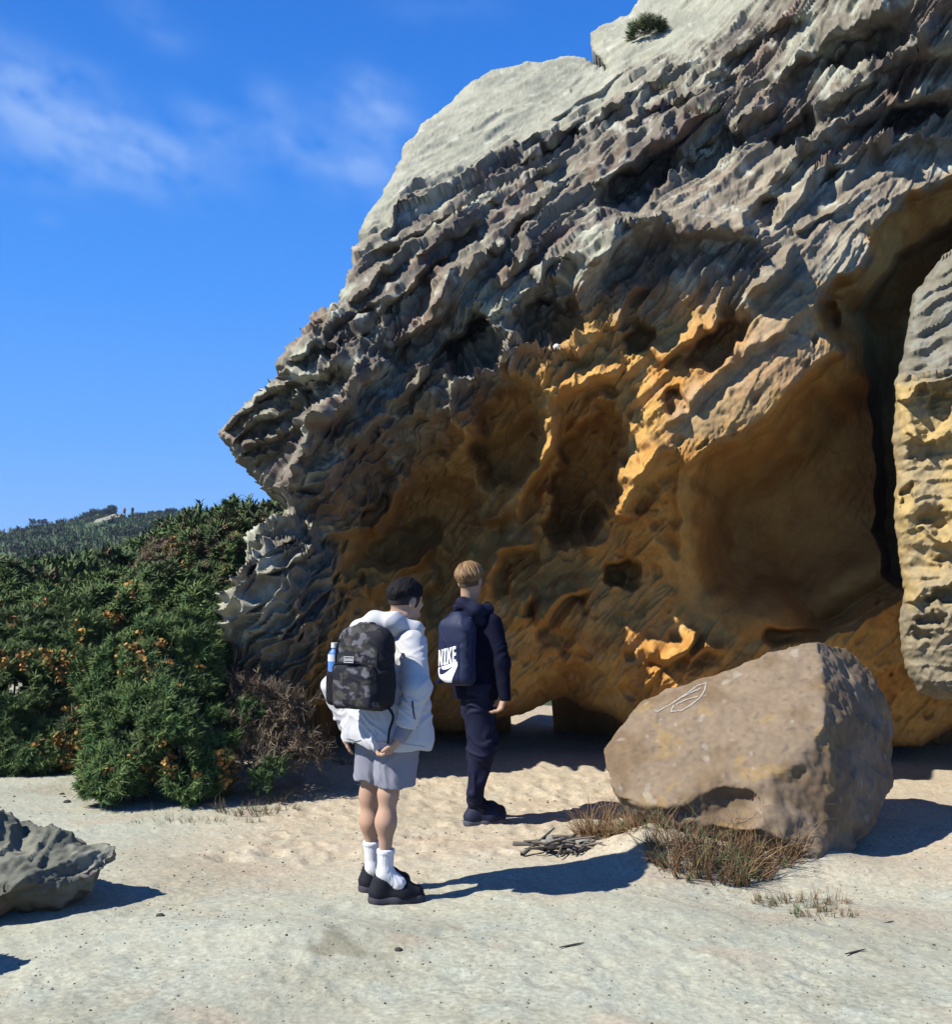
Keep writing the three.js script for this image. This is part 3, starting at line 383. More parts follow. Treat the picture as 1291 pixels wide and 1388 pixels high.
function displace(g, fn) { const p = g.attributes.position, n = g.attributes.normal; for (let i = 0; i < p.count; i++) { const x = p.getX(i), y = p.getY(i), z = p.getZ(i), h = fn(x, y, z, n.getX(i), n.getY(i), n.getZ(i)); p.setXYZ(i, x + n.getX(i) * h, y + n.getY(i) * h, z + n.getZ(i) * h); } g.computeVertexNormals(); return g; }
function paint(g, fn) { const p = g.attributes.position, n = g.attributes.normal, c = new Float32Array(p.count * 3); for (let i = 0; i < p.count; i++) c.set(fn(p.getX(i), p.getY(i), p.getZ(i), n.getX(i), n.getY(i), n.getZ(i)), i * 3); g.setAttribute('color', new THREE.BufferAttribute(c, 3)); return g; }
function placed(g, at) { return g.translate(-at[0], -at[1], -at[2]); }      // geometry made in world space, put under a group at AT
const VC = std({ vertexColors: true });

// block that juts out on the right of the hollow: part of the outcrop
{
  const outcrop = scene.getObjectByName('sandstone_outcrop');
  const OUT = [[1330, 322], [1291, 342], [1264, 362], [1251, 384], [1239, 394], [1233, 430], [1223, 488], [1213, 520], [1214, 556], [1210, 600], [1216, 640], [1211, 700], [1218, 745], [1226, 800], [1219, 842], [1222, 880], [1230, 914], [1245, 938], [1270, 948], [1330, 950], [1496, 970], [1496, 300]];
  const HL = [[1276, 552, 16, 22, 0.2, 0.2, 0.5], [1230, 672, 9, 16, 0.3, 0.16, 0.5], [1268, 705, 24, 16, 0.3, 0.16, 0.6], [1280, 808, 26, 12, 0.1, 0.16, 0.5], [1262, 840, 22, 8, 0.05, 0.14, 0.5], [1250, 862, 14, 8, 0.2, 0.12, 0.5], [1285, 760, 20, 10, -0.2, 0.1, 0.5], [1248, 612, 14, 18, 0.3, 0.1, 0.6]];
  const LP = [[0.2, 22, 12, [1330, 500], [1280, 508], [1252, 522], [1228, 540]], [0.12, 14, 10, [1330, 560], [1290, 590], [1262, 598], [1240, 590]], [0.12, 14, 10, [1330, 720], [1285, 735], [1255, 720]], [0.1, 12, 9, [1330, 800], [1290, 790], [1262, 800], [1235, 812]]].map((L) => { const [a, u, b, ...P] = L; if (segDist(P[0][0] - 5, P[0][1] - 60, P)[1] < 0) P.reverse(); return [a, u, b, P]; });
  const dep = (px, py) => { let d = 7.75 + 0.35 * sstep(560, 340, py) + 0.12 * sstep(800, 950, py) - 0.25 * sstep(1220, 1330, px) + 0.05 * noise(px * 0.02, py * 0.02, 60);
    const wx = px + 9 * noise(px * 0.05, py * 0.05, 3) + 4 * noise(px * 0.12, py * 0.12, 5), wy = py + 9 * noise(px * 0.05, py * 0.05, 13) + 4 * noise(px * 0.12, py * 0.12, 15);
    for (const h of HL) { const dx = wx - h[0], dy = wy - h[1], c = Math.cos(h[4]), s = Math.sin(h[4]), e = Math.hypot((dx * c + dy * s) / h[2], (-dx * s + dy * c) / h[3]); if (e < 1.25) d += 0.6 * h[5] * sstep(1.2, 1.2 - h[6] * 1.2, e); }
    for (const L of LP) { const [e, sd] = segDist(wx, wy, L[3]), q = sd > 0 ? e : -e; d -= L[0] * (q >= 0 ? Math.max(0, 1 - q / L[1]) : Math.exp(-((q / (L[2] * 0.4)) ** 2))); }
    return d; };
  const det = (p, n, px, py, ps) => { const [x, y, z] = ps, up = sstep(540, 500, py); const h = 0.08 * strata(x, y, z, [-0.35, 0.9, 0.25], 0.1, 4) * (0.4 + up) + 0.07 * fbm(x * 3, y * 3, z * 3 + 3, 4, 0.5) + 0.025 * ridged(x * 5 + 2 * noise(x * 3, y * 3, z), y * 7, z * 5) * (1 - 0.6 * up) + 0.008 * fbm(x * 24, y * 24, z * 24, 2); return addv(p, n, h); };
  const colr = (p, n, px, py) => { const [x, y, z] = p, q = fbm(x * 3, y * 3, z * 3, 4, 0.6), up = sstep(530, 505, py + 14 * noise(px * 0.08, py * 0.08, 2)), low = sstep(780, 830, py + 30 * q); let c = mix3([0.37, 0.27, 0.115], [0.30, 0.235, 0.13], sstep(-0.2, 0.3, q)); c = mix3(c, [0.20, 0.175, 0.125], low * 0.8); c = mix3(c, mix3([0.175, 0.16, 0.12], [0.215, 0.21, 0.17], sstep(-0.1, 0.3, q)), up); const k = 1 + 0.25 * noise(x * 14, y * 14, z * 14) + 0.15 * noise(x * 40, y * 40, z * 40); return c.map((v) => v * k); };
  const g = buildRelief(OUT, dep, det, colr, ROCK_STEP, [1200, 290, 1500, 985], { round: 24, curl: 0.3, steps: [0.2, 0.6, 1.2, 2.0], move: (p, s) => [p[0] * (1 + s / -p[2]) + 0.1 * s, p[1] + (p[1] < 1.1 ? 0.05 * s : 0), p[2] - s] }, 9, 0.2);
  g.translate(0, 0, 9.5); mesh('jutting_block', g, VC, outcrop);
}

scene.fog = new THREE.FogExp2(new THREE.Color(0.45, 0.6, 0.9), 0.0003);

// ---------------------------------------------------------------- boulders
function hullField(points, k) {            // smooth distance field of the convex hull of world points
  const g = new ConvexGeometry(points.map(V)), p = g.attributes.position, planes = [];
  for (let i = 0; i < p.count; i += 3) { const a = new THREE.Vector3().fromBufferAttribute(p, i), b = new THREE.Vector3().fromBufferAttribute(p, i + 1), c = new THREE.Vector3().fromBufferAttribute(p, i + 2), n = b.clone().sub(a).cross(c.clone().sub(a)); if (n.length() < 1e-7) continue; n.normalize(); const d = n.dot(a); if (!planes.some((q) => q[0] * n.x + q[1] * n.y + q[2] * n.z > 0.999 && Math.abs(q[3] - d) < 0.004)) planes.push([n.x, n.y, n.z, d]); }
  return (x, y, z) => { let m = -1e9; const v = planes.map((q) => { const e = q[0] * x + q[1] * y + q[2] * z - q[3]; if (e > m) m = e; return e; }); let s = 0; for (const e of v) s += Math.exp((e - m) / k); return m + k * Math.log(s); };
}
function boulder(name, pts, cell, k, relief, colour, label, cat = 'boulder', grp, bite) {
  const hull = hullField(pts, k), f = bite ? (x, y, z) => Math.max(hull(x, y, z), -bite(x, y, z)) : hull, lo = [0, 1, 2].map((a) => Math.min(...pts.map((p) => p[a])) - 0.1), hi = [0, 1, 2].map((a) => Math.max(...pts.map((p) => p[a])) + 0.1);
  const g = surfaceNets(f, lo, hi, cell); displace(g, relief); paint(g, colour);
  const c = [(lo[0] + hi[0]) / 2, 0, (lo[2] + hi[2]) / 2], o = group(name, c); const m = mesh('stone', placed(g, c), VC, o); tag(o, label, cat, grp); return [o, m, c];
}
{
  const pts = [at(812, 1016, 6.6), at(834, 1083, 6.32), at(882, 1092, 6.2), at(1045, 1052, 6.1), at(1122, 985, 6.25), at(1110, 866, 6.9), at(1000, 902, 6.95), at(870, 945, 6.95), at(1150, 880, 7.2), at(1192, 922, 7.2), at(1217, 985, 7.2), at(1211, 1060, 7.0), at(1166, 1152, 6.3), at(1108, 1168, 6.02), at(1052, 1130, 5.98), [2.6, 0.9, -7.8], [1.6, 0.75, -7.6], [1.1, 0.35, -7.3], [2.5, -0.1, -7.9], [1.3, -0.1, -7.5], [1.35, -0.1, -6.5], [2.1, -0.1, -6.15]];
  const top = nrm([-0.245, 0.778, 0.578]);
  const relief = (x, y, z, a, b, c) => { const t = sstep(0.75, 0.95, a * top[0] + b * top[1] + c * top[2]); return lerp(0.8, 0.22, t) * (0.05 * fbm(x * 2.3, y * 2.3, z * 2.3, 3) + 0.022 * fbm(x * 7, y * 7, z * 7, 3, 0.55)) - lerp(0.018, 0.004, t) * sstep(0.2, 0.5, noise(x * 6, y * 6, z * 6 + 3)) + 0.003 * fbm(x * 22, y * 22, z * 22, 3, 0.6); };
  const colour = (x, y, z) => { const q = fbm(x * 2.2, y * 2.2, z * 2.2, 4, 0.6), q2 = fbm(x * 9, y * 9, z * 9 + 5, 3, 0.6); let k = mix3([0.165, 0.115, 0.068], [0.205, 0.155, 0.105], sstep(-0.35, 0.35, q)); k = mix3(k, [0.30, 0.20, 0.07], 0.4 * sstep(0.32, 0.5, fbm(x * 4, y * 4, z * 4 + 7, 3))); k = mix3(k, [0.11, 0.09, 0.07], 0.6 * sstep(0.40, 0.52, noise(x * 26, y * 15, z * 26))); k = mix3(k, [0.33, 0.30, 0.25], 0.5 * sstep(0.5, 0.6, noise(x * 13 + 4, y * 13, z * 13))); const w = 1 + 0.16 * noise(x * 34, y * 34, z * 34) + 0.14 * q2; return k.map((v) => v * w); };
  const [o, m, c] = boulder('fallen_boulder', pts, 0.013, 0.007, relief, colour, 'large fallen boulder with broad flat tilted pinkish-brown top and white scribble on it', 'boulder', null, blend(0.05, ellipsoid(at(985, 1098, 6.0), [0.24, 0.15, 0.2]), ellipsoid(at(930, 1108, 6.05), [0.16, 0.08, 0.16])));
  // white scribble scratched on the flat top: a thin ribbon that follows the stone
  m.updateMatrixWorld(true); const rc = new THREE.Raycaster();
  const hit = (px, py) => { rc.set(new THREE.Vector3(0, CAM_H, 0), V(nrm(rayDir(px, py)))); o.updateMatrixWorld(true); const h = rc.intersectObject(m, false)[0]; return h ? h.point : null; };
  const lines = [[[958, 926], [946, 930], [928, 943], [910, 955], [892, 965], [888, 964]], [[958, 926], [956, 936], [950, 946], [936, 957], [924, 964], [910, 965], [914, 957], [928, 950], [948, 944]], [[912, 954], [924, 946], [940, 938], [952, 933]]];
  const rr = rng(5), pos = [], idx = [];
  for (const L of lines) { const pts2 = []; for (let i = 0; i + 1 < L.length; i++) for (let k = 0; k < 12; k++) { const t = k / 12, h = hit(lerp(L[i][0], L[i + 1][0], t) + (rr() - 0.5) * 0.8, lerp(L[i][1], L[i + 1][1], t) + (rr() - 0.5) * 0.8); if (h) pts2.push(h); }
    let prev = -1; pts2.forEach((p, i) => { const q = pts2[Math.min(i + 1, pts2.length - 1)].clone().sub(pts2[Math.max(i - 1, 0)]).normalize(), side = q.cross(V(top)).normalize().multiplyScalar(0.003 + 0.003 * rr()), n = V(top).multiplyScalar(0.005); const b = pos.length / 3; for (const s of [-1, 1]) { const v = p.clone().addScaledVector(side, s).add(n); pos.push(v.x - c[0], v.y - c[1], v.z - c[2]); } if (prev >= 0 && rr() > 0.03) idx.push(prev, prev + 1, b, prev + 1, b + 1, b); prev = b; }); }
  mesh('chalk_scribble', geom(pos, idx), std({ color: new THREE.Color(0.36, 0.33, 0.28) }), o);
}
{
  const relief = (x, y, z, a, b, c) => 0.065 * strata(x, y, z, [-0.25, 0.85, 0.1], 0.12, 3, 0.35, 1.2) + 0.03 * strata(x, y, z, [-0.45, 0.7, 0.1], 0.05, 7, 0.35, 2) - 0.05 + 0.06 * fbm(x * 4, y * 4, z * 4, 3) + 0.02 * fbm(x * 14, y * 14, z * 14, 3, 0.6);
  const colour = (x, y, z) => { const q = fbm(x * 3, y * 3, z * 3, 4, 0.6); let k = mix3([0.115, 0.12, 0.095], [0.175, 0.175, 0.135], sstep(-0.2, 0.35, q)); k = mix3(k, [0.14, 0.105, 0.06], sstep(0.16, 0.04, y + 0.1 * q)); k = mix3(k, [0.27, 0.265, 0.21], 0.6 * sstep(0.38, 0.52, fbm(x * 6, y * 6, z * 6 + 4, 3))); k = mix3(k, [0.17, 0.09, 0.075], 0.6 * sstep(0.4, 0.55, fbm(x * 5, y * 5, z * 5 + 14, 3))); const w = 1 + 0.25 * noise(x * 26, y * 26, z * 26); return k.map((v) => v * w); };
  boulder('grey_boulder', [at(-40, 1100, 5.4), at(30, 1091, 5.45), at(60, 1104, 5.5), at(112, 1116, 5.45), at(156, 1132, 5.4), at(176, 1158, 5.35), at(168, 1176, 5.3), at(136, 1190, 5.2), at(60, 1205, 5.0), at(0, 1215, 4.85), at(-60, 1215, 4.85), [-3.0, 0.36, -5.3], [-3.0, 0.1, -4.95], [-2.12, -0.05, -5.25], [-2.05, -0.02, -5.45], [-2.6, -0.05, -5.05], [-3.0, -0.05, -5.1], [-2.5, -0.05, -5.9], [-2.9, 0.3, -5.9], [-2.1, 0.2, -5.7]], 0.013, 0.018, relief, colour, 'grey-green layered boulder on open sand beside the gorse, its edge undercut');
  boulder('shadow_boulder', ([[-2.85, 0.42, -4.5], [-2.55, 0.46, -4.4], [-2.32, 0.3, -4.45], [-2.3, 0.1, -4.25], [-2.4, 0, -4.1], [-2.9, 0, -4.05], [-2.95, 0.25, -4.1], [-2.9, 0, -4.75], [-2.35, 0, -4.7]]).map((q) => addv(q, [0.22, 0, 0.02])), 0.02, 0.02, relief, colour, 'second grey-green boulder just past the first, seen by its shadow on sand');
}
// ---------------------------------------------------------------- gorse, grass, brushwood
const leafMat = (c) => new THREE.MeshPhysicalMaterial({ color: new THREE.Color(...c), roughness: 0.8, side: THREE.DoubleSide, transmission: 0.0, specularIntensity: 0.3 });
function spray(n, len, wid, spread, seed, curve = 0.2) {     // a sprig: spines leaving a short stem
  const r = rng(seed), pos = [], idx = [];
  for (let i = 0; i < n; i++) {
    const t = i / n, a = i * 2.4 + r(), el = lerp(1.35, 0.35, t) * (1 - spread) + spread * (r() * 1.6 - 0.2), base = [0, t * len * 0.9 * 0.8, 0], l = len * (0.35 + 0.5 * r()) * (1 - 0.35 * t), d = [Math.cos(a) * Math.cos(el), Math.sin(el), Math.sin(a) * Math.cos(el)], s = [-Math.sin(a), 0, Math.cos(a)], tip = addv(base, d, l), mid = addv(addv(base, d, l * 0.45), [0, curve * l, 0]), b = pos.length / 3;
    pos.push(...addv(base, s, wid * 0.4), ...addv(base, s, -wid * 0.4), ...addv(mid, s, wid), ...addv(mid, s, -wid), ...tip); idx.push(b, b + 1, b + 2, b + 1, b + 3, b + 2, b + 2, b + 3, b + 4);
  }
  return geom(pos, idx);
}
const SPRIG = [spray(20, 0.085, 0.0036, 0.4, 1, 0.02), spray(20, 0.11, 0.0036, 0.3, 2, 0.02), spray(20, 0.07, 0.0036, 0.5, 3, 0.02)], SPRIG_FAR = spray(12, 0.26, 0.018, 0.5, 4, 0.1), SPRIG_MID = spray(18, 0.13, 0.0065, 0.45, 9, 0.03);
const FLOWER = (() => { const r = rng(8), pos = [], idx = []; for (let i = 0; i < 14; i++) { const c = [(r() - 0.5) * 0.06, r() * 0.08, (r() - 0.5) * 0.06], u = nrm([r() - 0.5, r() - 0.5, r() - 0.5]), w = nrm(cross(u, [r(), r(), r() - 0.5])), s = 0.013 + 0.01 * r(), b = pos.length / 3; pos.push(...addv(c, u, s), ...addv(c, w, s * 0.8), ...addv(c, u, -s), ...addv(c, w, -s * 0.8)); idx.push(b, b + 1, b + 2, b, b + 2, b + 3); } return geom(pos, idx); })();
const GREEN = std({ color: 0xffffff, roughness: 0.75 }), PETAL = std({ color: 0xffffff, roughness: 0.8 });
const _m = new THREE.Matrix4(), _q = new THREE.Quaternion(), _s = new THREE.Vector3(), _c = new THREE.Color(), UP = new THREE.Vector3(0, 1, 0);
function scatter(name, g, mat, list, parent) {       // list: [position, direction, size, colour, spin]
  const im = shadows(new THREE.InstancedMesh(g, mat, list.length)); im.name = name; im.userData.kind = 'stuff';
  list.forEach(([p, d, k, c, spin], i) => { _q.setFromUnitVectors(UP, V(nrm(d))); _q.multiply(new THREE.Quaternion().setFromAxisAngle(UP, spin)); _m.compose(V(p), _q, _s.set(k, k, k)); im.setMatrixAt(i, _m); im.setColorAt(i, _c.setRGB(...c)); });
  parent.add(im); return im;
}
function stemTube(pts, r0, r1, seg = 5) { const c = new THREE.CatmullRomCurve3(pts.map(V)), n = pts.length * 3, fr = c.computeFrenetFrames(n, false), pos = [], idx = []; for (let i = 0; i <= n; i++) { const p = c.getPoint(i / n), r = lerp(r0, r1, i / n); for (let k = 0; k < seg; k++) { const a = k / seg * 6.283, v = p.clone().addScaledVector(fr.normals[i], Math.cos(a) * r).addScaledVector(fr.binormals[i], Math.sin(a) * r); pos.push(v.x, v.y, v.z); if (i < n) { const A = i * seg + k, B = i * seg + (k + 1) % seg; idx.push(A, B, A + seg, B, B + seg, A + seg); } } } return geom(pos, idx); }
const BARK = std({ color: new THREE.Color(0.085, 0.065, 0.045) }), DEADWOOD = std({ color: new THREE.Color(0.15, 0.12, 0.09) });
function gorse(name, lobes, count, opt) {            // lobes: [centre, radii]
  const r = rng(opt.seed), base = opt.base, o = group(name, base), leaves = [[], [], []], flowers = [], dead = [];
  const tot = lobes.reduce((a, l) => a + l[1][0] * l[1][1], 0);
  for (const [c, R] of lobes) {
    const n = Math.round(count * R[0] * R[1] / tot);
    for (let i = 0; i < n; i++) {
      const u = r() * 2 - 1, a = r() * 6.283, q = Math.sqrt(1 - u * u); let d = [q * Math.cos(a), u, q * Math.sin(a)]; if (d[1] < -0.75) d[1] *= -1; if (d[2] < -0.35 && r() < 0.8) d[2] *= -1;
      const wx = c[0] + d[0] * R[0], wy = c[1] + d[1] * R[1], wz = c[2] + d[2] * R[2], lump = 0.72 + 0.42 * noise(wx * 2.6, wy * 2.6, wz * 2.6 + opt.seed) + 0.36 * noise(wx * 5.5, wy * 5.5, wz * 5.5 + 3), k = (lump + 0.12) * (1 - 0.35 * r() * r());
      const p = [c[0] + d[0] * R[0] * k - base[0], Math.max(c[1] + d[1] * R[1] * k, opt.floor ?? 0.02) - base[1], c[2] + d[2] * R[2] * k - base[2]];
      if (noise(wx * 4.5, wy * 4.5, wz * 4.5 + 30) > 0.30) continue;
      const dir = nrm([d[0] * 0.8 + (r() - 0.5) * 0.9, d[1] * 0.6 + 0.55 + (r() - 0.5) * 0.8, d[2] * 0.8 + (r() - 0.5) * 0.9]), tone = 0.75 + 0.5 * r();
      const fl = noise(wx * 1.9 + 5, wy * 1.9, wz * 1.9 + opt.seed) + 0.4 * noise(wx * 5, wy * 5, wz * 5) + (opt.bloom ? opt.bloom(wx, wy, wz) : 0);
      if (k > lump - 0.08 && r() < 0.008 + 0.42 * sstep(0.28, 0.62, fl)) flowers.push([addv(p, dir, 0.02), dir, opt.size * (0.7 + 0.6 * r()), mix3([0.38, 0.22, 0.06], [0.26, 0.13, 0.04], r()).map((v) => v * tone), r() * 6]);
      else if (opt.brown && r() < opt.brown) dead.push([p, dir, opt.size, mix3([0.10, 0.07, 0.045], [0.16, 0.11, 0.07], r()), r() * 6]);
      else { const g = mix3(mix3(opt.green ?? [0.045, 0.092, 0.028], [0.12, 0.17, 0.05], r()), [0.05, 0.055, 0.03], 0.55 * sstep(0.0, 0.5, noise(wx * 3 + 9, wy * 3, wz * 3))); leaves[Math.floor(r() * 3)].push([p, dir, opt.size * (0.7 + 0.6 * r()), g.map((v) => v * tone), r() * 6]); }
    }
    // a few stems from the foot into each lobe
    const st = []; for (let i = 0; i < 3; i++) { const f = [c[0] - base[0] + (r() - 0.5) * R[0] * 0.4, 0.0, c[2] - base[2] + (r() - 0.5) * R[2] * 0.4], e = [c[0] - base[0] + (r() - 0.5) * R[0] * 1.2, c[1] + R[1] * 0.5 * r() - base[1], c[2] - base[2] + (r() - 0.5) * R[2] * 1.2]; st.push(stemTube([f, addv(mix3(f, e, 0.5), [(r() - 0.5) * 0.2, 0.05, (r() - 0.5) * 0.2]), e], 0.022, 0.007)); }
    const sm = mesh('stems', mergeGeometries(st), BARK, o); sm.userData.kind = 'stuff';
  }
  leaves.forEach((L, i) => L.length && scatter('foliage', opt.sprig ?? SPRIG[i], GREEN, L, o)); if (dead.length) scatter('dead_sprigs', opt.sprig ?? SPRIG[1], GREEN, dead, o); if (flowers.length) scatter('flowers', FLOWER, PETAL, flowers, o);
  return tag(o, opt.label, 'bush', opt.group);
}
const lobe = (px, py, d, rx, ry, rz) => [at(px, py, d), [rx, ry, rz]];
gorse('gorse_bush', [lobe(220, 1000, 8.15, 0.62, 0.55, 0.5), lobe(232, 905, 8.5, 0.5, 0.5, 0.45), lobe(180, 940, 8.4, 0.42, 0.42, 0.4), lobe(262, 1038, 7.98, 0.38, 0.34, 0.34), lobe(165, 1045, 7.95, 0.32, 0.28, 0.3)], 17000, { seed: 11, base: [-2.45, 0, -8.2], size: 1.0, green: [0.042, 0.10, 0.028], bloom: (x, y, z) => 0.75 * Math.exp(-(((x + 2.18) / 0.24) ** 2 + ((y - 0.3) / 0.16) ** 2)) + 0.35 * Math.exp(-(((x + 2.6) / 0.3) ** 2 + ((y - 0.75) / 0.16) ** 2)) - 0.1, label: 'bright green gorse bush with orange blossom low on its sunny side, against the outcrop' });
gorse('gorse_bush', [lobe(20, 960, 9.5, 0.75, 0.65, 0.6), lobe(110, 930, 9.6, 0.6, 0.6, 0.5), lobe(70, 880, 9.9, 0.8, 0.42, 0.6), lobe(-40, 900, 9.8, 0.6, 0.6, 0.5), lobe(130, 1000, 9.25, 0.35, 0.35, 0.3), lobe(30, 1020, 9.2, 0.5, 0.25, 0.3)], 19000, { seed: 12, base: [-4.1, 0, -9.6], size: 1.05, green: [0.036, 0.08, 0.026], bloom: (x, y) => 0.2 * sstep(1.0, 1.4, y), label: 'dark green gorse bush behind the grey boulder, scattered orange flowers on top' });
gorse('gorse_bush', [lobe(60, 850, 11.6, 0.7, 0.45, 0.5), lobe(140, 858, 11.3, 0.8, 0.42, 0.5), lobe(8, 822, 11.8, 0.3, 0.42, 0.3)], 8000, { seed: 13, base: [-4.6, 0.1, -11.5], size: 1.2, sprig: SPRIG_MID, floor: 0.1, bloom: (x, y) => 0.15, label: 'gorse bush with tall flowering shoots rising behind the dark green one' });
gorse('gorse_bush', [lobe(230, 840, 10.4, 0.62, 0.45, 0.45), lobe(180, 830, 11.0, 0.7, 0.42, 0.5), lobe(282, 848, 10.0, 0.42, 0.42, 0.4)], 8500, { seed: 14, base: [-3.2, 0.1, -10.5], size: 1.1, sprig: SPRIG_MID, floor: 0.1, bloom: (x, y, z) => 0.3 * Math.exp(-(((x + 3.0) / 0.5) ** 2)) - 0.05, label: 'mid green gorse bush between the bright green bush and the slope' });
gorse('gorse_bush', [lobe(320, 800, 12.2, 0.75, 0.7, 0.6), lobe(360, 775, 12.8, 0.6, 0.5, 0.5), lobe(300, 762, 13.0, 0.55, 0.48, 0.5)], 8500, { seed: 15, base: [-3.1, 0.4, -12.4], size: 1.2, sprig: SPRIG_MID, floor: 0.3, brown: 0.25, bloom: () => 0.12, label: 'tall yellow-flowered gorse at the foot of the outcrop, highest against the sky' });
gorse('brown_gorse', [lobe(255, 795, 12.6, 0.55, 0.48, 0.45), lobe(230, 770, 13.4, 0.5, 0.33, 0.4)], 4500, { seed: 16, base: [-3.6, 0.4, -12.8], size: 1.2, sprig: SPRIG_MID, floor: 0.3, brown: 0.75, bloom: () => -0.25, label: 'half-dead brown bush among the green gorse on the slope' });
{
  const r = rng(30), list = [[150, 800, 15.5, 0.9, 0.4], [90, 812, 14.2, 0.9, 0.4], [205, 790, 16.5, 0.8, 0.45], [30, 812, 16, 1.1, 0.4], [258, 752, 18, 0.9, 0.5], [222, 768, 22, 1.0, 0.5], [290, 742, 17.5, 0.8, 0.5], [335, 735, 16.5, 0.8, 0.5], [180, 785, 19, 0.9, 0.45], [125, 792, 21, 1.0, 0.45], [-20, 815, 15, 0.9, 0.5], [60, 795, 24, 1.2, 0.5], [375, 728, 15.5, 0.6, 0.4]];
  list.forEach(([px, py, d, rx, ry], i) => { const c = at(px, py, d); gorse('slope_bush', [[c, [rx, ry, rx * 0.8]], [addv(c, [rx * 0.6, -0.12, 0.3]), [rx * 0.6, ry * 0.7, rx * 0.5]]], 1100, { seed: 40 + i, base: [c[0], groundY(c[0], c[2]), c[2]], size: 1.0, sprig: SPRIG_FAR, floor: groundY(c[0], c[2]), brown: 0.12, green: [0.038, 0.075, 0.03], bloom: () => -0.16, label: 'dark gorse clump on the rising slope behind the nearer bushes', group: 'gorse clumps on the slope' }); });
}
// low heath that covers the hill: one mass
{
  const r = rng(77), L = []; const patch = (u, d) => Math.abs(u + 0.352 + (d - 200) * 0.0003) < 0.02 && d > 150;
  for (let i = 0; i < 15000; i++) { const d = 15 + 225 * Math.pow(r(), 1.4), u = -0.62 + 0.5 * r(), x = u * d, z = -d, y = groundY(x, z); const f = fbm(x * 0.12, z * 0.06, 3, 3); if (r() > 0.75 + f || (d < 22 && u > -0.1)) continue; if (d > 165 && d < 232 && u > -0.385 && u < -0.33 && Math.abs((u + 0.385) * 1150 + 168 - d) < 14) continue; L.push([[x, y - 0.05, z], [(r() - 0.5) * 0.5, 1, (r() - 0.5) * 0.5], (1.2 + 1.6 * r()) * (1 + d / 170) * (0.7 + 0.6 * clamp(f + 0.5)), mix3(mix3([0.055, 0.10, 0.04], [0.10, 0.14, 0.055], r()), [0.05, 0.055, 0.035], sstep(0, 0.5, f)).map((v) => v * (0.7 + 0.6 * r())), r() * 6]); }
  const im = scatter('heath', SPRIG_FAR, GREEN, L, scene); tag(im, 'low dark green heath covering the distant hillside', 'heath', null, 'stuff');
}
// bare worn patches of path high on the hill, shrubs on its skyline and two walkers
{
  const sandy = std({ color: new THREE.Color(0.27, 0.26, 0.19) });
  const strip = (a, lift, label) => { const pos = [], idx = []; a.forEach(([x0, x1, d], i) => { for (const x of [x0, x1]) { const w = (x - CX) / FPX * d; pos.push(w, groundY(w, -d) + lift, -d); } if (i) { const b = i * 2; idx.push(b - 2, b - 1, b, b - 1, b + 1, b); } }); const o = mesh('path', geom(pos, idx), sandy); tag(o, null, null, null, 'structure'); };
  strip([[126, 133, 168], [128, 150, 176], [136, 160, 188], [146, 166, 202], [150, 168, 214]], 0.9); strip([[186, 200, 205], [188, 204, 222], [192, 206, 232]], 0.9);
  const r = rng(91);
  for (const [px, w, h] of [[120, 2.6, 2.2], [128, 2.2, 2.6], [136, 2.0, 2.0], [145, 1.6, 2.3], [150, 1.0, 3.0], [112, 2.0, 1.2], [231, 1.8, 2.0], [250, 2.4, 2.0], [208, 1.5, 1.0], [219, 2, 1.4]]) {
    const d = 228, x = (px - CX) / FPX * d, y = groundY(x, -d), o = group('hilltop_shrub', [x, y, -d]), L = []; for (let i = 0; i < 220; i++) { const a = r() * 6.28, q = Math.sqrt(r()), e = r(); L.push([[Math.cos(a) * q * w * 0.8 * Math.sqrt(1 - e * e * 0.8), e * h, Math.sin(a) * q * w * 0.6], [Math.cos(a) * q, 0.6, Math.sin(a)], 2.2 + 1.6 * r(), mix3([0.03, 0.042, 0.026], [0.05, 0.06, 0.035], r()), r() * 6]); }
    scatter('crown', SPRIG_FAR, GREEN, L, o); mesh('trunk', stemTube([[0, -0.4, 0], [0.1, h * 0.4, 0], [0, h * 0.8, 0]], 0.16, 0.05), BARK, o); tag(o, 'small dark shrub on the far hill skyline', 'shrub', 'shrubs along the hill skyline');
  }
  { const d = 228, px = 50, x = (px - CX) / FPX * d, y = groundY(x, -d), o = group('lone_tree', [x, y, -d]), L = []; for (let i = 0; i < 120; i++) { const a = r() * 6.28, q = Math.sqrt(r()); L.push([[Math.cos(a) * q * 2.0, 2.0 + r() * 0.9, Math.sin(a) * q * 1.4], [Math.cos(a), 0.7, Math.sin(a)], 1.8 + r(), [0.03, 0.04, 0.028], r() * 6]); } scatter('crown', SPRIG_FAR, GREEN, L, o); mesh('trunk', stemTube([[0, -0.4, 0], [0.1, 1.2, 0], [0, 2.4, 0]], 0.14, 0.06), BARK, o); tag(o, 'single flat-topped tree alone on the hill skyline', 'tree'); }
}
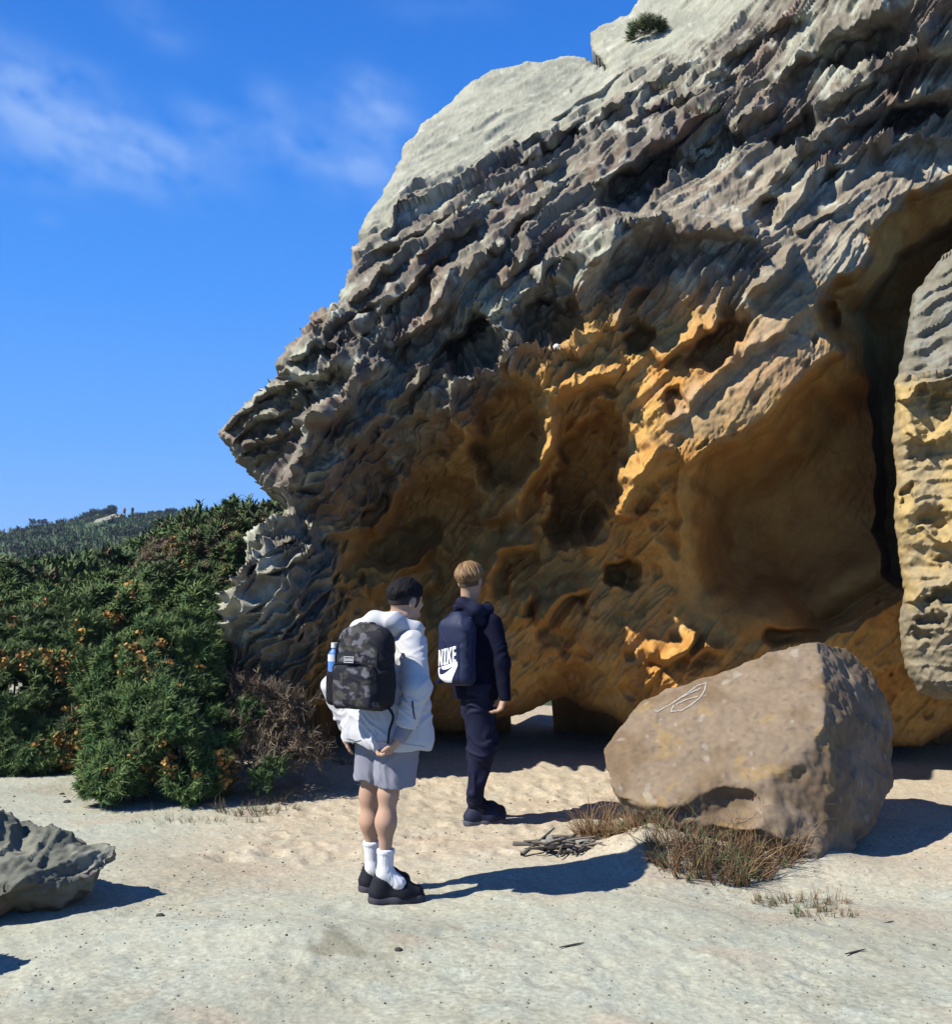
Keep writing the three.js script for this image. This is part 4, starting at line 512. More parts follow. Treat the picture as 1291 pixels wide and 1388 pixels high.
// two walkers far off on the crest
{
  for (const [px, top, label] of [[167, [0.30, 0.15, 0.07], 'tiny person in an orange-brown top on the far hill crest'], [178, [0.035, 0.035, 0.05], 'tiny person in dark clothes on the far hill crest']]) {
    const d = 222, x = (px - CX) / FPX * d, y = groundY(x, -d) + 0.7, o = group('person', [x, y, -d]), C = (a, ra, b, rb) => capsule(a, ra, b, rb);
    const bodyF = blend(0.08, C([0, 1.62, 0], 0.11), C([0, 1.45, 0], 0.07, [0, 1.3, 0], 0.15), C([0, 1.3, 0], 0.17, [0, 0.95, 0], 0.15), C([-0.1, 0.9, 0], 0.11, [-0.14, 0.05, 0.06], 0.06), C([0.1, 0.9, 0], 0.11, [0.14, 0.05, -0.06], 0.06), C([-0.2, 1.38, 0], 0.07, [-0.27, 0.85, 0.05], 0.045), C([0.2, 1.38, 0], 0.07, [0.27, 0.85, -0.05], 0.045));
    mesh('body', surfaceNets(bodyF, [-0.4, -0.05, -0.3], [0.4, 1.8, 0.3], 0.04), std({ color: new THREE.Color(0.36, 0.22, 0.15) }), o);
    mesh('top', surfaceNets((p, q, w) => Math.max(bodyF(p, q, w) - 0.03, 0.9 - q, q - 1.48), [-0.45, 0.8, -0.35], [0.45, 1.6, 0.35], 0.04), std({ color: new THREE.Color(...top) }), o);
    mesh('trousers', surfaceNets((p, q, w) => Math.max(bodyF(p, q, w) - 0.025, q - 0.92, Math.abs(p) - 0.24), [-0.4, -0.08, -0.35], [0.4, 1.05, 0.35], 0.04), std({ color: new THREE.Color(0.03, 0.03, 0.045) }), o);
    tag(o, label, 'person');
  }
}
// brushwood between the gorse and the outcrop
{
  const o = group('brushwood', [-1.95, 0, -8.6]), r = rng(61), g = [], tw = [];
  const spots = [[[300, 905, 8.5], [340, 935, 8.3], [390, 950, 8.2], [412, 965, 8.15]], [[275, 915, 8.5], [320, 930, 8.4], [370, 960, 8.2], [395, 945, 8.2]], [[330, 1060, 7.9], [355, 1030, 8.0], [385, 1000, 8.1], [415, 985, 8.2]], [[345, 1040, 8], [372, 1020, 8.1], [400, 1018, 8.1], [440, 1012, 8.15]], [[320, 905, 8.6], [335, 950, 8.5], [352, 985, 8.4]], [[290, 1000, 8.2], [330, 990, 8.2], [370, 975, 8.2], [395, 985, 8.1]], [[380, 1030, 8.0], [410, 1010, 8.1], [430, 1030, 8.0]], [[360, 950, 8.4], [395, 985, 8.3], [405, 1020, 8.1]]];
  const loc = (p) => { const q = at(...p); return [q[0] + 1.95, Math.max(q[1], 0.01), q[2] + 8.6]; };
  spots.forEach((s) => { const P = s.map(loc); mesh('branch', stemTube(P, 0.016, 0.006, 6), DEADWOOD, o); for (let i = 0; i < 70; i++) { const k = Math.floor(r() * (P.length - 1)), p = mix3(P[k], P[k + 1], r()), d = nrm([r() - 0.5, r() * 0.9 - 0.3, r() - 0.3]), l = 0.06 + 0.16 * r(), e = addv(p, d, l); tw.push(stemTube([p, addv(mix3(p, e, 0.5), [(r() - 0.5) * 0.05, (r() - 0.5) * 0.05, 0]), e], 0.0045, 0.002, 3)); } });
  const t = mesh('twigs', mergeGeometries(tw), DEADWOOD, o); t.userData.kind = 'stuff';
  const L = [], D = []; for (let i = 0; i < 700; i++) { const s = spots[Math.floor(r() * spots.length)], k = Math.floor(r() * (s.length - 1)), p = mix3(loc(s[k]), loc(s[k + 1]), r()); D.push([addv(p, [(r() - 0.5) * 0.25, (r() - 0.5) * 0.2, (r() - 0.5) * 0.25]), [r() - 0.5, r(), r() - 0.5], 0.7 + 0.6 * r(), mix3([0.10, 0.078, 0.055], [0.17, 0.13, 0.09], r()), r() * 6]); }
  for (const [px, py, d] of [[335, 965, 8.2], [350, 970, 8.2], [360, 1048, 7.9], [375, 1040, 7.9], [345, 958, 8.25], [352, 1060, 7.85]]) for (let i = 0; i < 60; i++) L.push([addv(loc([px, py, d]), [(r() - 0.5) * 0.14, (r() - 0.5) * 0.14, (r() - 0.5) * 0.14]), [r() - 0.5, r(), r() - 0.5], 0.6 + 0.4 * r(), mix3([0.06, 0.12, 0.04], [0.085, 0.13, 0.05], r()), r() * 6]);
  scatter('dry_sprigs', SPRIG[1], GREEN, D, o); scatter('green_sprigs', SPRIG[0], GREEN, L, o);
  tag(o, 'tangle of dead brown branches between the green gorse and the outcrop', 'brushwood');
}
// dry grass around the boulder's foot
function blade(seed, n, len, w) { const r = rng(seed), pos = [], idx = []; for (let i = 0; i < n; i++) { const a = r() * 6.28, l = len * (0.4 + 0.6 * r()), lean = 0.25 + 0.9 * r(), d = [Math.cos(a), Math.sin(a)], s = [-d[1] * w, d[0] * w], b = pos.length / 3, o = [(r() - 0.5) * 0.03, (r() - 0.5) * 0.03]; for (let k = 0; k <= 3; k++) { const t = k / 3, h = l * t * (1 - 0.42 * lean * t * t), q = l * lean * 0.75 * t * t, ww = 1 - t * 0.92; pos.push(o[0] + d[0] * q + s[0] * ww, h, o[1] + d[1] * q + s[1] * ww, o[0] + d[0] * q - s[0] * ww, h, o[1] + d[1] * q - s[1] * ww); if (k) { const c = b + k * 2; idx.push(c - 2, c - 1, c, c - 1, c + 1, c); } } } return geom(pos, idx); }
{
  const T = [blade(1, 9, 0.26, 0.0024), blade(2, 8, 0.36, 0.0022), blade(3, 11, 0.17, 0.0026)], r = rng(66);
  const tuft = (px, py, n, rx, rz, size, mixg, label, name = 'dry_grass_tuft', gy = null, grp) => { const c = gy ? at(px, py, gy) : atY(px, py, 0.1), o = group(name, [c[0], gy ? c[1] : groundY(c[0], c[2]), c[2]]); const L = [[], [], []]; for (let i = 0; i < n; i++) { const a = r() * 6.28, q = Math.sqrt(r()), x = Math.cos(a) * q * rx, z = Math.sin(a) * q * rz, y = gy ? 0 : groundY(c[0] + x, c[2] + z) - o.position.y; const gcol = r() < mixg ? mix3([0.06, 0.11, 0.045], [0.09, 0.14, 0.06], r()) : mix3([0.27, 0.175, 0.085], [0.15, 0.085, 0.05], r()); L[Math.floor(r() * 3)].push([[x, y, z], [(r() - 0.5) * 0.9 + Math.cos(a) * q * 0.5, 0.9, (r() - 0.5) * 0.9 + 0.25], size * (0.6 + 0.7 * r()), gcol, r() * 6]); } L.forEach((l, i) => l.length && scatter('blades', T[i], GREEN, l, o)); return tag(o, label, 'grass', grp); };
  tuft(960, 1160, 170, 0.34, 0.2, 1.1, 0.18, 'thickest clump of dry grass at the front foot of the large boulder');
  tuft(1000, 1130, 90, 0.14, 0.1, 1.0, 0.85, 'green grass tuft in the middle of the dry clump below the boulder', 'green_grass_tuft');
  tuft(895, 1135, 120, 0.26, 0.2, 0.9, 0.15, 'dry grass tuft on the sand mound below the left end of the boulder');
  tuft(830, 1115, 90, 0.24, 0.16, 1.0, 0.05, 'thin straw-coloured grass hanging over the edge of the sand mound');
  tuft(1040, 1150, 90, 0.2, 0.16, 1.1, 0.1, 'brown dry grass against the dark side of the boulder');
  tuft(1085, 1188, 60, 0.26, 0.14, 0.45, 0.4, 'low grey-green weeds on the sand before the boulder’s dark side', 'low_weeds'); tuft(1120, 1205, 40, 0.2, 0.1, 0.4, 0.3, 'sparse small weeds at the edge of the boulder’s shadow', 'low_weeds');
  tuft(350, 1080, 60, 0.3, 0.14, 0.5, 0.25, 'short withered grass in front of the brushwood'); tuft(395, 1068, 30, 0.2, 0.1, 0.4, 0.3, 'short withered grass on the sand right of the brushwood'); tuft(465, 1035, 20, 0.1, 0.06, 0.4, 0.85, 'tiny green grass tuft on the sand behind the white jacket', 'green_grass_tuft');
  tuft(275, 1092, 40, 0.5, 0.08, 0.35, 0.4, 'sparse short grass along the foot of the bright green gorse');
  const plantAt = (px, py, d, n, rx, label, size) => { const c = at(px, py, d), o = group('rock_plant', c), L = []; for (let i = 0; i < n; i++) { const a = r() * 6.28, e = r(), q = Math.sqrt(1 - e * e); L.push([[Math.cos(a) * q * rx, e * rx * 0.8, Math.sin(a) * q * rx], [Math.cos(a) * q, e + 0.3, Math.sin(a) * q], size * (0.7 + 0.6 * r()), mix3([0.05, 0.085, 0.03], [0.10, 0.10, 0.045], r()), r() * 6]); } scatter('foliage', SPRIG[1], GREEN, L, o); return tag(o, label, 'plant'); };
  plantAt(878, 50, rockDepth(878, 48) - 0.08, 160, 0.15, 'small dark bush growing on the pale top of the outcrop', 1.2);
  const rockTuft = (px, py, n, label) => tuft(px, py, n, 0.16, 0.05, 0.6, 0.6, label, 'ledge_grass', rockDepth(px, py) - 0.25);
  rockTuft(950, 152, 40, 'brown-green grass on the ledge below the top of the outcrop'); rockTuft(905, 122, 30, 'thin grass along the highest ledge of the outcrop');
}
// burnt sticks of an old fire
{
  const c = atY(762, 1150, 0.03), o = group('stick_heap', [c[0], groundY(c[0], c[2]), c[2]]), r = rng(71), char = [std({ color: new THREE.Color(0.10, 0.094, 0.083) }), std({ color: new THREE.Color(0.20, 0.17, 0.13) }), std({ color: new THREE.Color(0.09, 0.08, 0.07) })];
  for (let i = 0; i < 34; i++) { const a = (r() - 0.5) * 2.8 + (r() < 0.25 ? 1.4 : 0), l = 0.06 + 0.13 * r(), x = (r() - 0.5) * 0.34, z = (r() - 0.5) * 0.2, y = 0.015 + 0.07 * r() * (1 - Math.abs(x) * 2), d = [Math.cos(a), (r() - 0.5) * 0.6, Math.sin(a)]; mesh('stick', stemTube([addv([x, y, z], d, -l), addv([x, y, z], [(r() - 0.5) * 0.03, 0.01, (r() - 0.5) * 0.03]), addv([x, y, z], d, l)], 0.007 + 0.008 * r(), 0.005, 6), char[i % 4 === 0 ? 1 : i % 3 === 0 ? 2 : 0], o); }
  for (let i = 0; i < 9; i++) { const g = new THREE.IcosahedronGeometry(0.025 + 0.02 * r(), 1); g.scale(1.3, 0.6, 1); displace(g, (x, y, z) => 0.006 * noise(x * 60, y * 60, z * 60 + i)); g.translate((r() - 0.5) * 0.3, 0.06, (r() - 0.5) * 0.14); mesh('ash_lump', g, std({ color: new THREE.Color(0.24, 0.23, 0.2) }), o); }
  tag(o, 'heap of charred sticks and pale ash on the sand left of the boulder', 'sticks');
}
// grit, crumbs of stone and a few larger pebbles
{
  const r = rng(81), L = [], peb = new THREE.IcosahedronGeometry(1, 1); displace(peb, (x, y, z) => 0.25 * noise(x * 1.5, y * 1.5, z * 1.5)); peb.scale(1, 0.6, 0.8);
  for (let i = 0; i < 3000; i++) { const d = 3.2 + 6.5 * r() * (0.4 + 0.6 * r()), x = (r() - 0.5) * 1.1 * d, z = -d, k = 0.0025 + 0.0065 * r() * r() * (d / 5); L.push([[x, groundFine(x, z) + k * 0.25, z], [(r() - 0.5) * 0.4, 1, (r() - 0.5) * 0.4], k, r() < 0.07 ? [0.06, 0.058, 0.045] : r() < 0.4 ? [0.16, 0.145, 0.10] : [0.30, 0.28, 0.22], r() * 6]); }
  tag(scatter('gravel', peb, GREEN, L, scene), 'fine grit and crumbs of stone strewn over the sand', 'gravel', null, 'stuff');
  const DARKP = std({ color: new THREE.Color(0.055, 0.05, 0.045) }), PALEP = std({ color: new THREE.Color(0.32, 0.30, 0.25) });
  for (const [px, py, s, m, lab] of [[91, 1085, 0.03, DARKP, 'round dark pebble between the grey boulder and the gorse'], [84, 1075, 0.022, DARKP, 'flat dark chip just behind the round dark pebble'], [217, 1248, 0.022, DARKP, 'dark pebble on open sand off the grey boulder'], [540, 1300, 0.018, DARKP, 'small dark pebble on the smooth sand in front of the walkers'], [1250, 1307, 0.016, PALEP, 'white chip lying alone on the sand'], [1205, 1245, 0.03, DARKP, 'brown splinter near the edge of the boulder’s shadow'], [68, 1345, 0.012, PALEP, 'tiny white chip on the sand near the second boulder’s shadow'], [775, 1290, 0.05, DARKP, 'thin dark twig lying flat on the sand'], [1160, 1290, 0.05, DARKP, 'bent dry root half buried in the sand']]) { const c = atY(px, py, 0), g = peb.clone(); const twig = /twig|root|splinter/.test(lab); g.scale(s * (twig ? 1.5 : 1), s * (twig ? 0.12 : 1), s * (twig ? 0.14 : 1)); g.rotateY(twig ? 0.5 : 0); const o = mesh(twig ? 'twig' : 'pebble', g, m); o.position.set(c[0], groundFine(c[0], c[2]) + s * 0.1, c[2]); tag(o, lab, twig ? 'twig' : 'pebble'); }
  // ball in a pocket of the wall
  const d = rockDepth(755, 474) - 0.34, c = at(755, 471, d), b = mesh('white_ball', new THREE.SphereGeometry(0.032, 24, 16), std({ color: new THREE.Color(0.6, 0.62, 0.66), roughness: 0.5 })); b.position.set(...c); tag(b, 'small white ball on a ledge in a pocket of the outcrop', 'ball');
}

// ---------------------------------------------------------------- people
const skinMat = std({ color: new THREE.Color(0.42, 0.265, 0.185), roughness: 0.6 });
const bounds = (pts, pad) => [[0, 1, 2].map((k) => Math.min(...pts.map((p) => p[k])) - pad), [0, 1, 2].map((k) => Math.max(...pts.map((p) => p[k])) + pad)];
function solid(f, pts, pad, cell) { const [lo, hi] = bounds(pts, pad); return surfaceNets(f, lo, hi, cell); }
function handParts(w, dir, palm, thumbSide, curl, s = 1) {        // wrist, way the fingers run, palm normal, side of the thumb
  const d = nrm(dir), n = nrm(palm), t = nrm(thumbSide), P = [], kn = addv(w, d, 0.085 * s);
  P.push(capsule(addv(w, t, 0.012), 0.019 * s, addv(kn, t, 0.022 * s), 0.015 * s), capsule(addv(w, t, -0.012), 0.018 * s, addv(kn, t, -0.022 * s), 0.014 * s), capsule(w, 0.019 * s, kn, 0.016 * s));
  [[0.031, 0.072, 0], [0.010, 0.08, 0.05], [-0.011, 0.075, 0.1], [-0.031, 0.058, 0.16]].forEach(([o, l, e]) => { let p = addv(addv(w, d, 0.082 * s), t, o * s), a = curl + e; const L = [0.45, 0.32, 0.27]; for (let k = 0; k < 3; k++) { const q = addv(addv(p, d, Math.cos(a) * l * L[k] * s), n, Math.sin(a) * l * L[k] * s); P.push(capsule(p, (0.0092 - k * 0.0008) * s, q, (0.0086 - k * 0.0008) * s)); p = q; a += curl * 0.9; } });
  let p = addv(addv(w, d, 0.022 * s), t, 0.026 * s), v = nrm(addv(addv(d, t, 0.75), n, 0.35)); for (const l of [0.034, 0.028, 0.022]) { const q = addv(p, v, l * s); P.push(capsule(p, 0.0108 * s, q, 0.0095 * s)); p = q; v = nrm(addv(addv(v, d, 0.35), n, 0.3)); }
  return blend(0.010, ...P);
}
function headField(c, up, fwd, s = 1) {            // skull, jaw, nose, brow, lips, ears; up and fwd say how it is held
  const u = nrm(up), r = nrm(cross(fwd, u)), f = cross(u, r), P = (a, b, e) => addv(addv(addv(c, r, a * s), u, b * s), f, e * s), ax = [r, u, f];
  return { f: blend(0.022, ellipsoid(P(0, 0.022, -0.012), [0.077 * s, 0.093 * s, 0.098 * s], ax), ellipsoid(P(0, -0.045, 0.03), [0.06 * s, 0.075 * s, 0.07 * s], ax), capsule(P(0, -0.1, 0.062), 0.022 * s), capsule(P(-0.045, -0.07, 0.0), 0.02 * s, P(0, -0.105, 0.055), 0.02 * s), capsule(P(0.045, -0.07, 0.0), 0.02 * s, P(0, -0.105, 0.055), 0.02 * s)), extra: blend(0.008, capsule(P(0, 0.0, 0.088), 0.009 * s, P(0, -0.035, 0.112), 0.014 * s), capsule(P(-0.035, 0.018, 0.083), 0.011 * s, P(0.035, 0.018, 0.083), 0.011 * s), capsule(P(-0.02, -0.066, 0.086), 0.008 * s, P(0.02, -0.066, 0.086), 0.008 * s), capsule(P(-0.031, 0.0, 0.078), 0.011 * s), capsule(P(0.031, 0.0, 0.078), 0.011 * s), ellipsoid(P(0.078, -0.008, -0.012), [0.011 * s, 0.031 * s, 0.019 * s], ax), ellipsoid(P(-0.078, -0.008, -0.012), [0.011 * s, 0.031 * s, 0.019 * s], ax)), P, r, u, w: f };
}
function shoe(root, heel, toe, tall, upper, sole) {
  const d = subv(toe, heel), len = Math.hypot(d[0], d[2]), f = nrm([d[0], 0, d[2]]), r = nrm(cross(f, [0, 1, 0])), y0 = heel[1], P = (a, h, e) => [heel[0] + f[0] * a * len + r[0] * e, y0 + h, heel[2] + f[2] * a * len + r[2] * e];
  const up = blend(0.035, capsule(P(0.13, 0.055, 0), 0.046, P(0.2, tall, 0), 0.046), capsule(P(0.16, 0.045, 0), 0.046, P(0.62, 0.046, 0.006), 0.05), capsule(P(0.6, 0.046, 0.006), 0.047, P(0.86, 0.04, 0.002), 0.041), capsule(P(0.26, tall - 0.005, 0), 0.046, P(0.58, 0.08, 0), 0.038));
  const pts = [P(0, 0, -0.07), P(1, 0.14, 0.07), P(0, 0.14, 0.07), P(1, 0, -0.07)];
  const rp = [root.position.x, root.position.y, root.position.z], shell = mesh('shoe', placed(solid((x, y, z) => Math.max(up(x, y, z), y0 + 0.018 - y, y - (y0 + tall + 0.028)), pts, 0.05, 0.006), rp), upper, root);
  const sl = blend(0.02, capsule(P(0.13, 0.016, 0), 0.052, P(0.5, 0.016, 0.004), 0.05), capsule(P(0.5, 0.016, 0.004), 0.053, P(0.87, 0.018, 0.002), 0.045));
  mesh('sole', placed(solid((x, y, z) => Math.max(sl(x, y, z), Math.abs(y - y0 - 0.016) - 0.02 - 0.006 * noise(x * 60, 0, z * 60)), pts, 0.05, 0.006), rp), sole, shell);
  for (let k = 0; k < 4; k++) { const a = 0.36 + k * 0.075; mesh('lace', placed(stemTube([P(a, tall + 0.012 - k * 0.014, -0.028), P(a + 0.02, tall + 0.028 - k * 0.016, 0), P(a, tall + 0.012 - k * 0.014, 0.028)], 0.0035, 0.0035, 5), rp), upper, shell); }
  return shell;
}
function wrinkle(g, amp, dirs, seed, fine = 0) { return displace(g, (x, y, z) => { let h = 0; dirs.forEach(([v, f], i) => { const n = noise((x * v[0] + y * v[1] + z * v[2]) * f + 1.3 * noise(x * 6, y * 6, z * 6 + seed), seed * 3.1 + x * 3 + i * 7, z * 3 + y * 2.5); h += Math.pow(clamp(1 - Math.abs(n) * 3), 1.4) * clamp(0.55 + 1.2 * noise(x * 5 + i * 9, y * 5, z * 5 + seed)) * 2.2 - 0.4; }); return amp * h / dirs.length + fine * noise(x * 60, y * 60, z * 60); }); }
const mk = (c, o = {}) => std({ color: new THREE.Color(...c), ...o });

// --- walker in the white jacket
{
  const D = 5.42, S = (px, py, dz = 0) => at(px, py, D + dz), base = [-0.44, 0, -5.45], o = group('person', base), gy = groundY(-0.44, -5.42);
  const put = (name, g, m, parent = o) => mesh(name, placed(g, base), m, parent);
  const BK = nrm([-0.5, 0, 0.86]), RT = nrm([0.86, 0, 0.5]);
  // body
  const H = headField(S(550, 816, 0.02), [0.30, 0.93, -0.22], [0.62, -0.50, -0.6], 0.98), wR = S(541, 1000, -0.2), wL = S(468, 984, 0.15);
  const kneeR = S(526, 1074, -0.03), ankR = S(522, 1184, -0.03), kneeL = S(501, 1078, 0.15), ankL = S(506, 1176, 0.17), hipR = S(543, 985, 0), hipL = S(510, 985, 0.12), chest = S(524, 880, 0.05), pel = S(526, 975, 0.06);
  const hR = handParts(wR, subv(S(528, 1020, -0.2), wR), [-0.8, 0.1, -0.35], [-0.2, 0, 0.9], 0.75, 0.95), hL = handParts(wL, subv(S(469, 1020, 0.12), wL), [0.8, 0, -0.4], [0.3, 0, 0.9], 0.25, 0.95);
  const core = blend(0.05, capsule(hipR, 0.08, kneeR, 0.048), capsule(addv(kneeR, [0.003, -0.02, 0]), 0.044, addv(mix3(kneeR, ankR, 0.36), [-0.004, 0, 0.012]), 0.047), capsule(addv(mix3(kneeR, ankR, 0.36), [-0.004, 0, 0.012]), 0.046, ankR, 0.02), capsule(hipL, 0.08, kneeL, 0.048), capsule(kneeL, 0.044, addv(mix3(kneeL, ankL, 0.36), [-0.004, 0, 0.012]), 0.046), capsule(addv(mix3(kneeL, ankL, 0.36), [-0.004, 0, 0.012]), 0.045, ankL, 0.02), capsule(pel, 0.13, chest, 0.14), capsule(chest, 0.12, S(541, 842, 0.04), 0.06), capsule(S(541, 846, 0.04), 0.054, H.P(0, -0.06, 0.0), 0.045),
    capsule(S(554, 880, -0.04), 0.04, S(566, 935, -0.16), 0.034), capsule(S(566, 935, -0.16), 0.034, wR, 0.027), capsule(S(488, 880, 0.1), 0.04, S(454, 930, 0.1), 0.034), capsule(S(454, 930, 0.1), 0.034, wL, 0.027), capsule(ankR, 0.018, addv(ankR, [0.04, -0.05, 0]), 0.016), capsule(ankL, 0.018, addv(ankL, [0.04, -0.05, 0]), 0.016));
  const all = (x, y, z) => { let d = smin(core(x, y, z), H.f(x, y, z), 0.03); d = smin(d, H.extra(x, y, z), 0.012); return smin(d, Math.min(hR(x, y, z), hL(x, y, z)), 0.012); };
  const body = put('body', solid(all, [S(440, 770, 0.3), S(600, 1215, -0.35), S(440, 1215, -0.35), S(600, 770, 0.35)], 0.02, 0.0055), skinMat);
  // hair: short dark crop, faded at the neck and sides
  const along = (p) => { const v = subv(p, H.P(0, 0, 0)); return [H.r, H.u, H.w].map((e) => v[0] * e[0] + v[1] * e[1] + v[2] * e[2]); }, hb = [H.P(-0.12, -0.09, -0.14), H.P(0.12, 0.15, 0.13), H.P(-0.12, 0.15, 0.13), H.P(0.12, -0.09, -0.14)];
  const skull = (x, y, z) => smin(H.f(x, y, z), core(x, y, z), 0.03);
  const hair = displace(solid((x, y, z) => { const [e, q, w] = along([x, y, z]); const cut = 0.03 + 0.55 * Math.max(w, 0) + 0.8 * Math.min(w + 0.03, 0) - q + 0.004 * noise(e * 90, q * 40, w * 90); return Math.max(skull(x, y, z) - 0.0045 - 0.011 * sstep(0.0, 0.05, -cut), cut); }, hb, 0.03, 0.0045), (x, y, z) => { const [e, q, w] = along([x, y, z]), sw = Math.atan2(e, -w); return 0.008 * Math.abs(noise(sw * 9, q * 14, 4)) + 0.004 * noise(sw * 30, q * 26, 9); }); put('hair', hair, mk([0.010, 0.009, 0.011], { roughness: 0.75, specularIntensity: 0.2 }));
  const fade = solid((x, y, z) => { const [e, q, w] = along([x, y, z]); return Math.max(skull(x, y, z) - 0.0035, -0.02 + 0.5 * Math.min(w + 0.02, 0) - q, w - 0.035 + 0.4 * Math.max(0, -q)); }, hb, 0.03, 0.0045); put('shaved_hair', fade, mk([0.04, 0.03, 0.027]));
  // white jacket, hem rising to the left
  const hemA = S(458, 1006, 0.0), hemB = S(592, 1019, -0.05), hem = (x) => lerp(hemA[1], hemB[1], clamp((x - hemA[0]) / (hemB[0] - hemA[0]), -0.2, 1.2)) + 0.006 * Math.sin(x * 38);
  const jf = blend(0.10, capsule(S(488, 868, 0.1), 0.085, S(494, 990, 0.1), 0.125), capsule(S(556, 872, 0.0), 0.08, S(552, 1000, 0.0), 0.142), capsule(S(524, 862, 0.05), 0.1, S(524, 985, 0.03), 0.13), capsule(S(512, 940, -0.02), 0.09, S(520, 1000, -0.05), 0.11));
  const sl = (x, y, z) => Math.min(slR(x, y, z), slL(x, y, z));
  const slR = blend(0.03, capsule(S(559, 872, -0.07), 0.078, S(566, 932, -0.17), 0.066), capsule(S(566, 932, -0.17), 0.066, S(552, 982, -0.19), 0.054)), slL = blend(0.03, capsule(S(484, 870, 0.1), 0.07, S(452, 930, 0.1), 0.058), capsule(S(452, 930, 0.1), 0.058, S(464, 968, 0.12), 0.05));
  const cutR = nrm(subv(S(548, 990, -0.19), S(566, 932, -0.17))), cR = S(550, 986, -0.19), cutL = nrm(subv(S(465, 976, 0.13), S(452, 930, 0.1))), cL = S(464, 972, 0.12);
  const jacketF = (x, y, z) => { const t = Math.max(jf(x, y, z), hem(x) - y), a = Math.max(slR(x, y, z), (x - cR[0]) * cutR[0] + (y - cR[1]) * cutR[1] + (z - cR[2]) * cutR[2]), b = Math.max(slL(x, y, z), (x - cL[0]) * cutL[0] + (y - cL[1]) * cutL[1] + (z - cL[2]) * cutL[2]); return smin(smin(t, a, 0.025), b, 0.025); };
  const jb = [S(425, 800, 0.4), S(612, 1040, -0.45), S(425, 1040, -0.45), S(612, 800, 0.4)];
  const white = mk([0.5, 0.505, 0.525], { roughness: 0.7 });
  put('jacket', wrinkle(solid(jacketF, jb, 0.02, 0.006), 0.011, [[[0.6, 0.8, 0.2], 14], [[-0.5, 0.85, 0.3], 12], [[0.95, 0.1, 0.4], 9]], 3, 0.0006), white);
  { // slanted pocket opening and two sewn seams that lie on the cloth
    const jk = o.children.find((c) => c.name === 'jacket'), rc = new THREE.Raycaster(); o.updateMatrixWorld(true);
    const line = (pts, name, r, m) => { const P = []; for (const [px, py] of pts) { rc.set(new THREE.Vector3(0, CAM_H, 0), V(nrm(rayDir(px, py)))); const h = rc.intersectObject(jk, false)[0]; if (h) P.push([h.point.x - base[0], h.point.y - base[1], h.point.z - base[2] + r * 0.3]); } if (P.length > 2) mesh(name, stemTube(P, r, r * 0.6, 5), m, jk); };
    line([[559, 950], [560, 960], [562, 972], [565, 986]], 'pocket_opening', 0.005, mk([0.05, 0.05, 0.07])); line([[470, 1000], [490, 1003], [510, 1005], [528, 1006]], 'hem_seam', 0.0025, mk([0.4, 0.4, 0.42])); line([[546, 1008], [560, 1010], [575, 1012], [586, 1012]], 'hem_seam', 0.0025, mk([0.4, 0.4, 0.42]));
  }
  const hood = blend(0.045, capsule(S(486, 855, -0.02), 0.04, S(508, 843, -0.05), 0.05), capsule(S(508, 843, -0.05), 0.05, S(535, 843, -0.07), 0.048), capsule(S(535, 843, -0.07), 0.047, S(560, 855, -0.04), 0.036), capsule(S(560, 853, -0.04), 0.04, S(567, 856, 0.06), 0.036), capsule(S(486, 853, -0.02), 0.045, S(500, 850, 0.12), 0.045), capsule(S(510, 856, 0.0), 0.07, S(545, 858, 0.0), 0.06));
  put('hood', wrinkle(solid(hood, [S(460, 810, 0.3), S(590, 885, -0.25)], 0.03, 0.006), 0.007, [[[0.2, 0.9, 0.3], 14], [[0.8, 0.5, 0.2], 10]], 8), white);
  put('cuff', solid(cutBy(blend(0.01, capsule(S(553, 980, -0.19), 0.043, S(543, 998, -0.2), 0.036)), (x, y, z) => y - S(550, 978, -0.19)[1]), [S(530, 965, -0.1), S(570, 1012, -0.3)], 0.02, 0.006), mk([0.22, 0.22, 0.26]));
  put('cuff', solid(capsule(S(464, 968, 0.12), 0.04, S(467, 984, 0.14), 0.033), [S(445, 955, 0.2), S(480, 998, 0.05)], 0.03, 0.006), white);
  // shorts
  const grey = mk([0.22, 0.225, 0.275], { roughness: 0.85 }), hs = S(530, 1066, 0)[1];
  const shF = (x, y, z) => Math.max(blend(0.03, capsule(S(540, 985, 0.0), 0.125, S(537, 1070, 0.0), 0.104), capsule(S(512, 985, 0.12), 0.12, S(501, 1070, 0.15), 0.088))(x, y, z), (x > S(515, 1066, 0)[0] ? hs : hs + 0.012) - y + 0.004 * Math.sin(x * 50));
  put('shorts', wrinkle(solid(shF, [S(470, 960, 0.35), S(580, 1085, -0.25), S(470, 1085, -0.25)], 0.03, 0.0065), 0.013, [[[0.85, 0.4, 0.2], 12], [[0.9, -0.35, 0.2], 9]], 5), grey);
  // socks and shoes
  const sock = mk([0.68, 0.68, 0.70], { roughness: 0.9 });
  for (const [kn, an, top] of [[kneeR, ankR, S(524, 1149, 0)[1]], [kneeL, ankL, S(504, 1141, 0.15)[1]]]) put('sock', displace(solid((x, y, z) => Math.max(blend(0.03, capsule(mix3(kn, an, 0.6), 0.047, an, 0.038), capsule(an, 0.039, addv(an, [0.07, -0.05, 0.0]), 0.04))(x, y, z), y - top), [addv(an, [-0.1, -0.1, -0.1]), addv(an, [0.16, 0.25, 0.1])], 0.02, 0.006), (x, y, z) => 0.0012 * Math.sin(Math.atan2(x - an[0], z - an[2]) * 26) + (y > top - 0.02 ? 0.003 : 0)), sock);
  const black = mk([0.012, 0.013, 0.02], { roughness: 0.75 }), solem = mk([0.05, 0.05, 0.065], { roughness: 0.7 });
  const shR = S(503, 1213, -0.03), shL = S(490, 1193, 0.17); shR[1] = gy; shL[1] = groundY(shL[0], shL[2]);
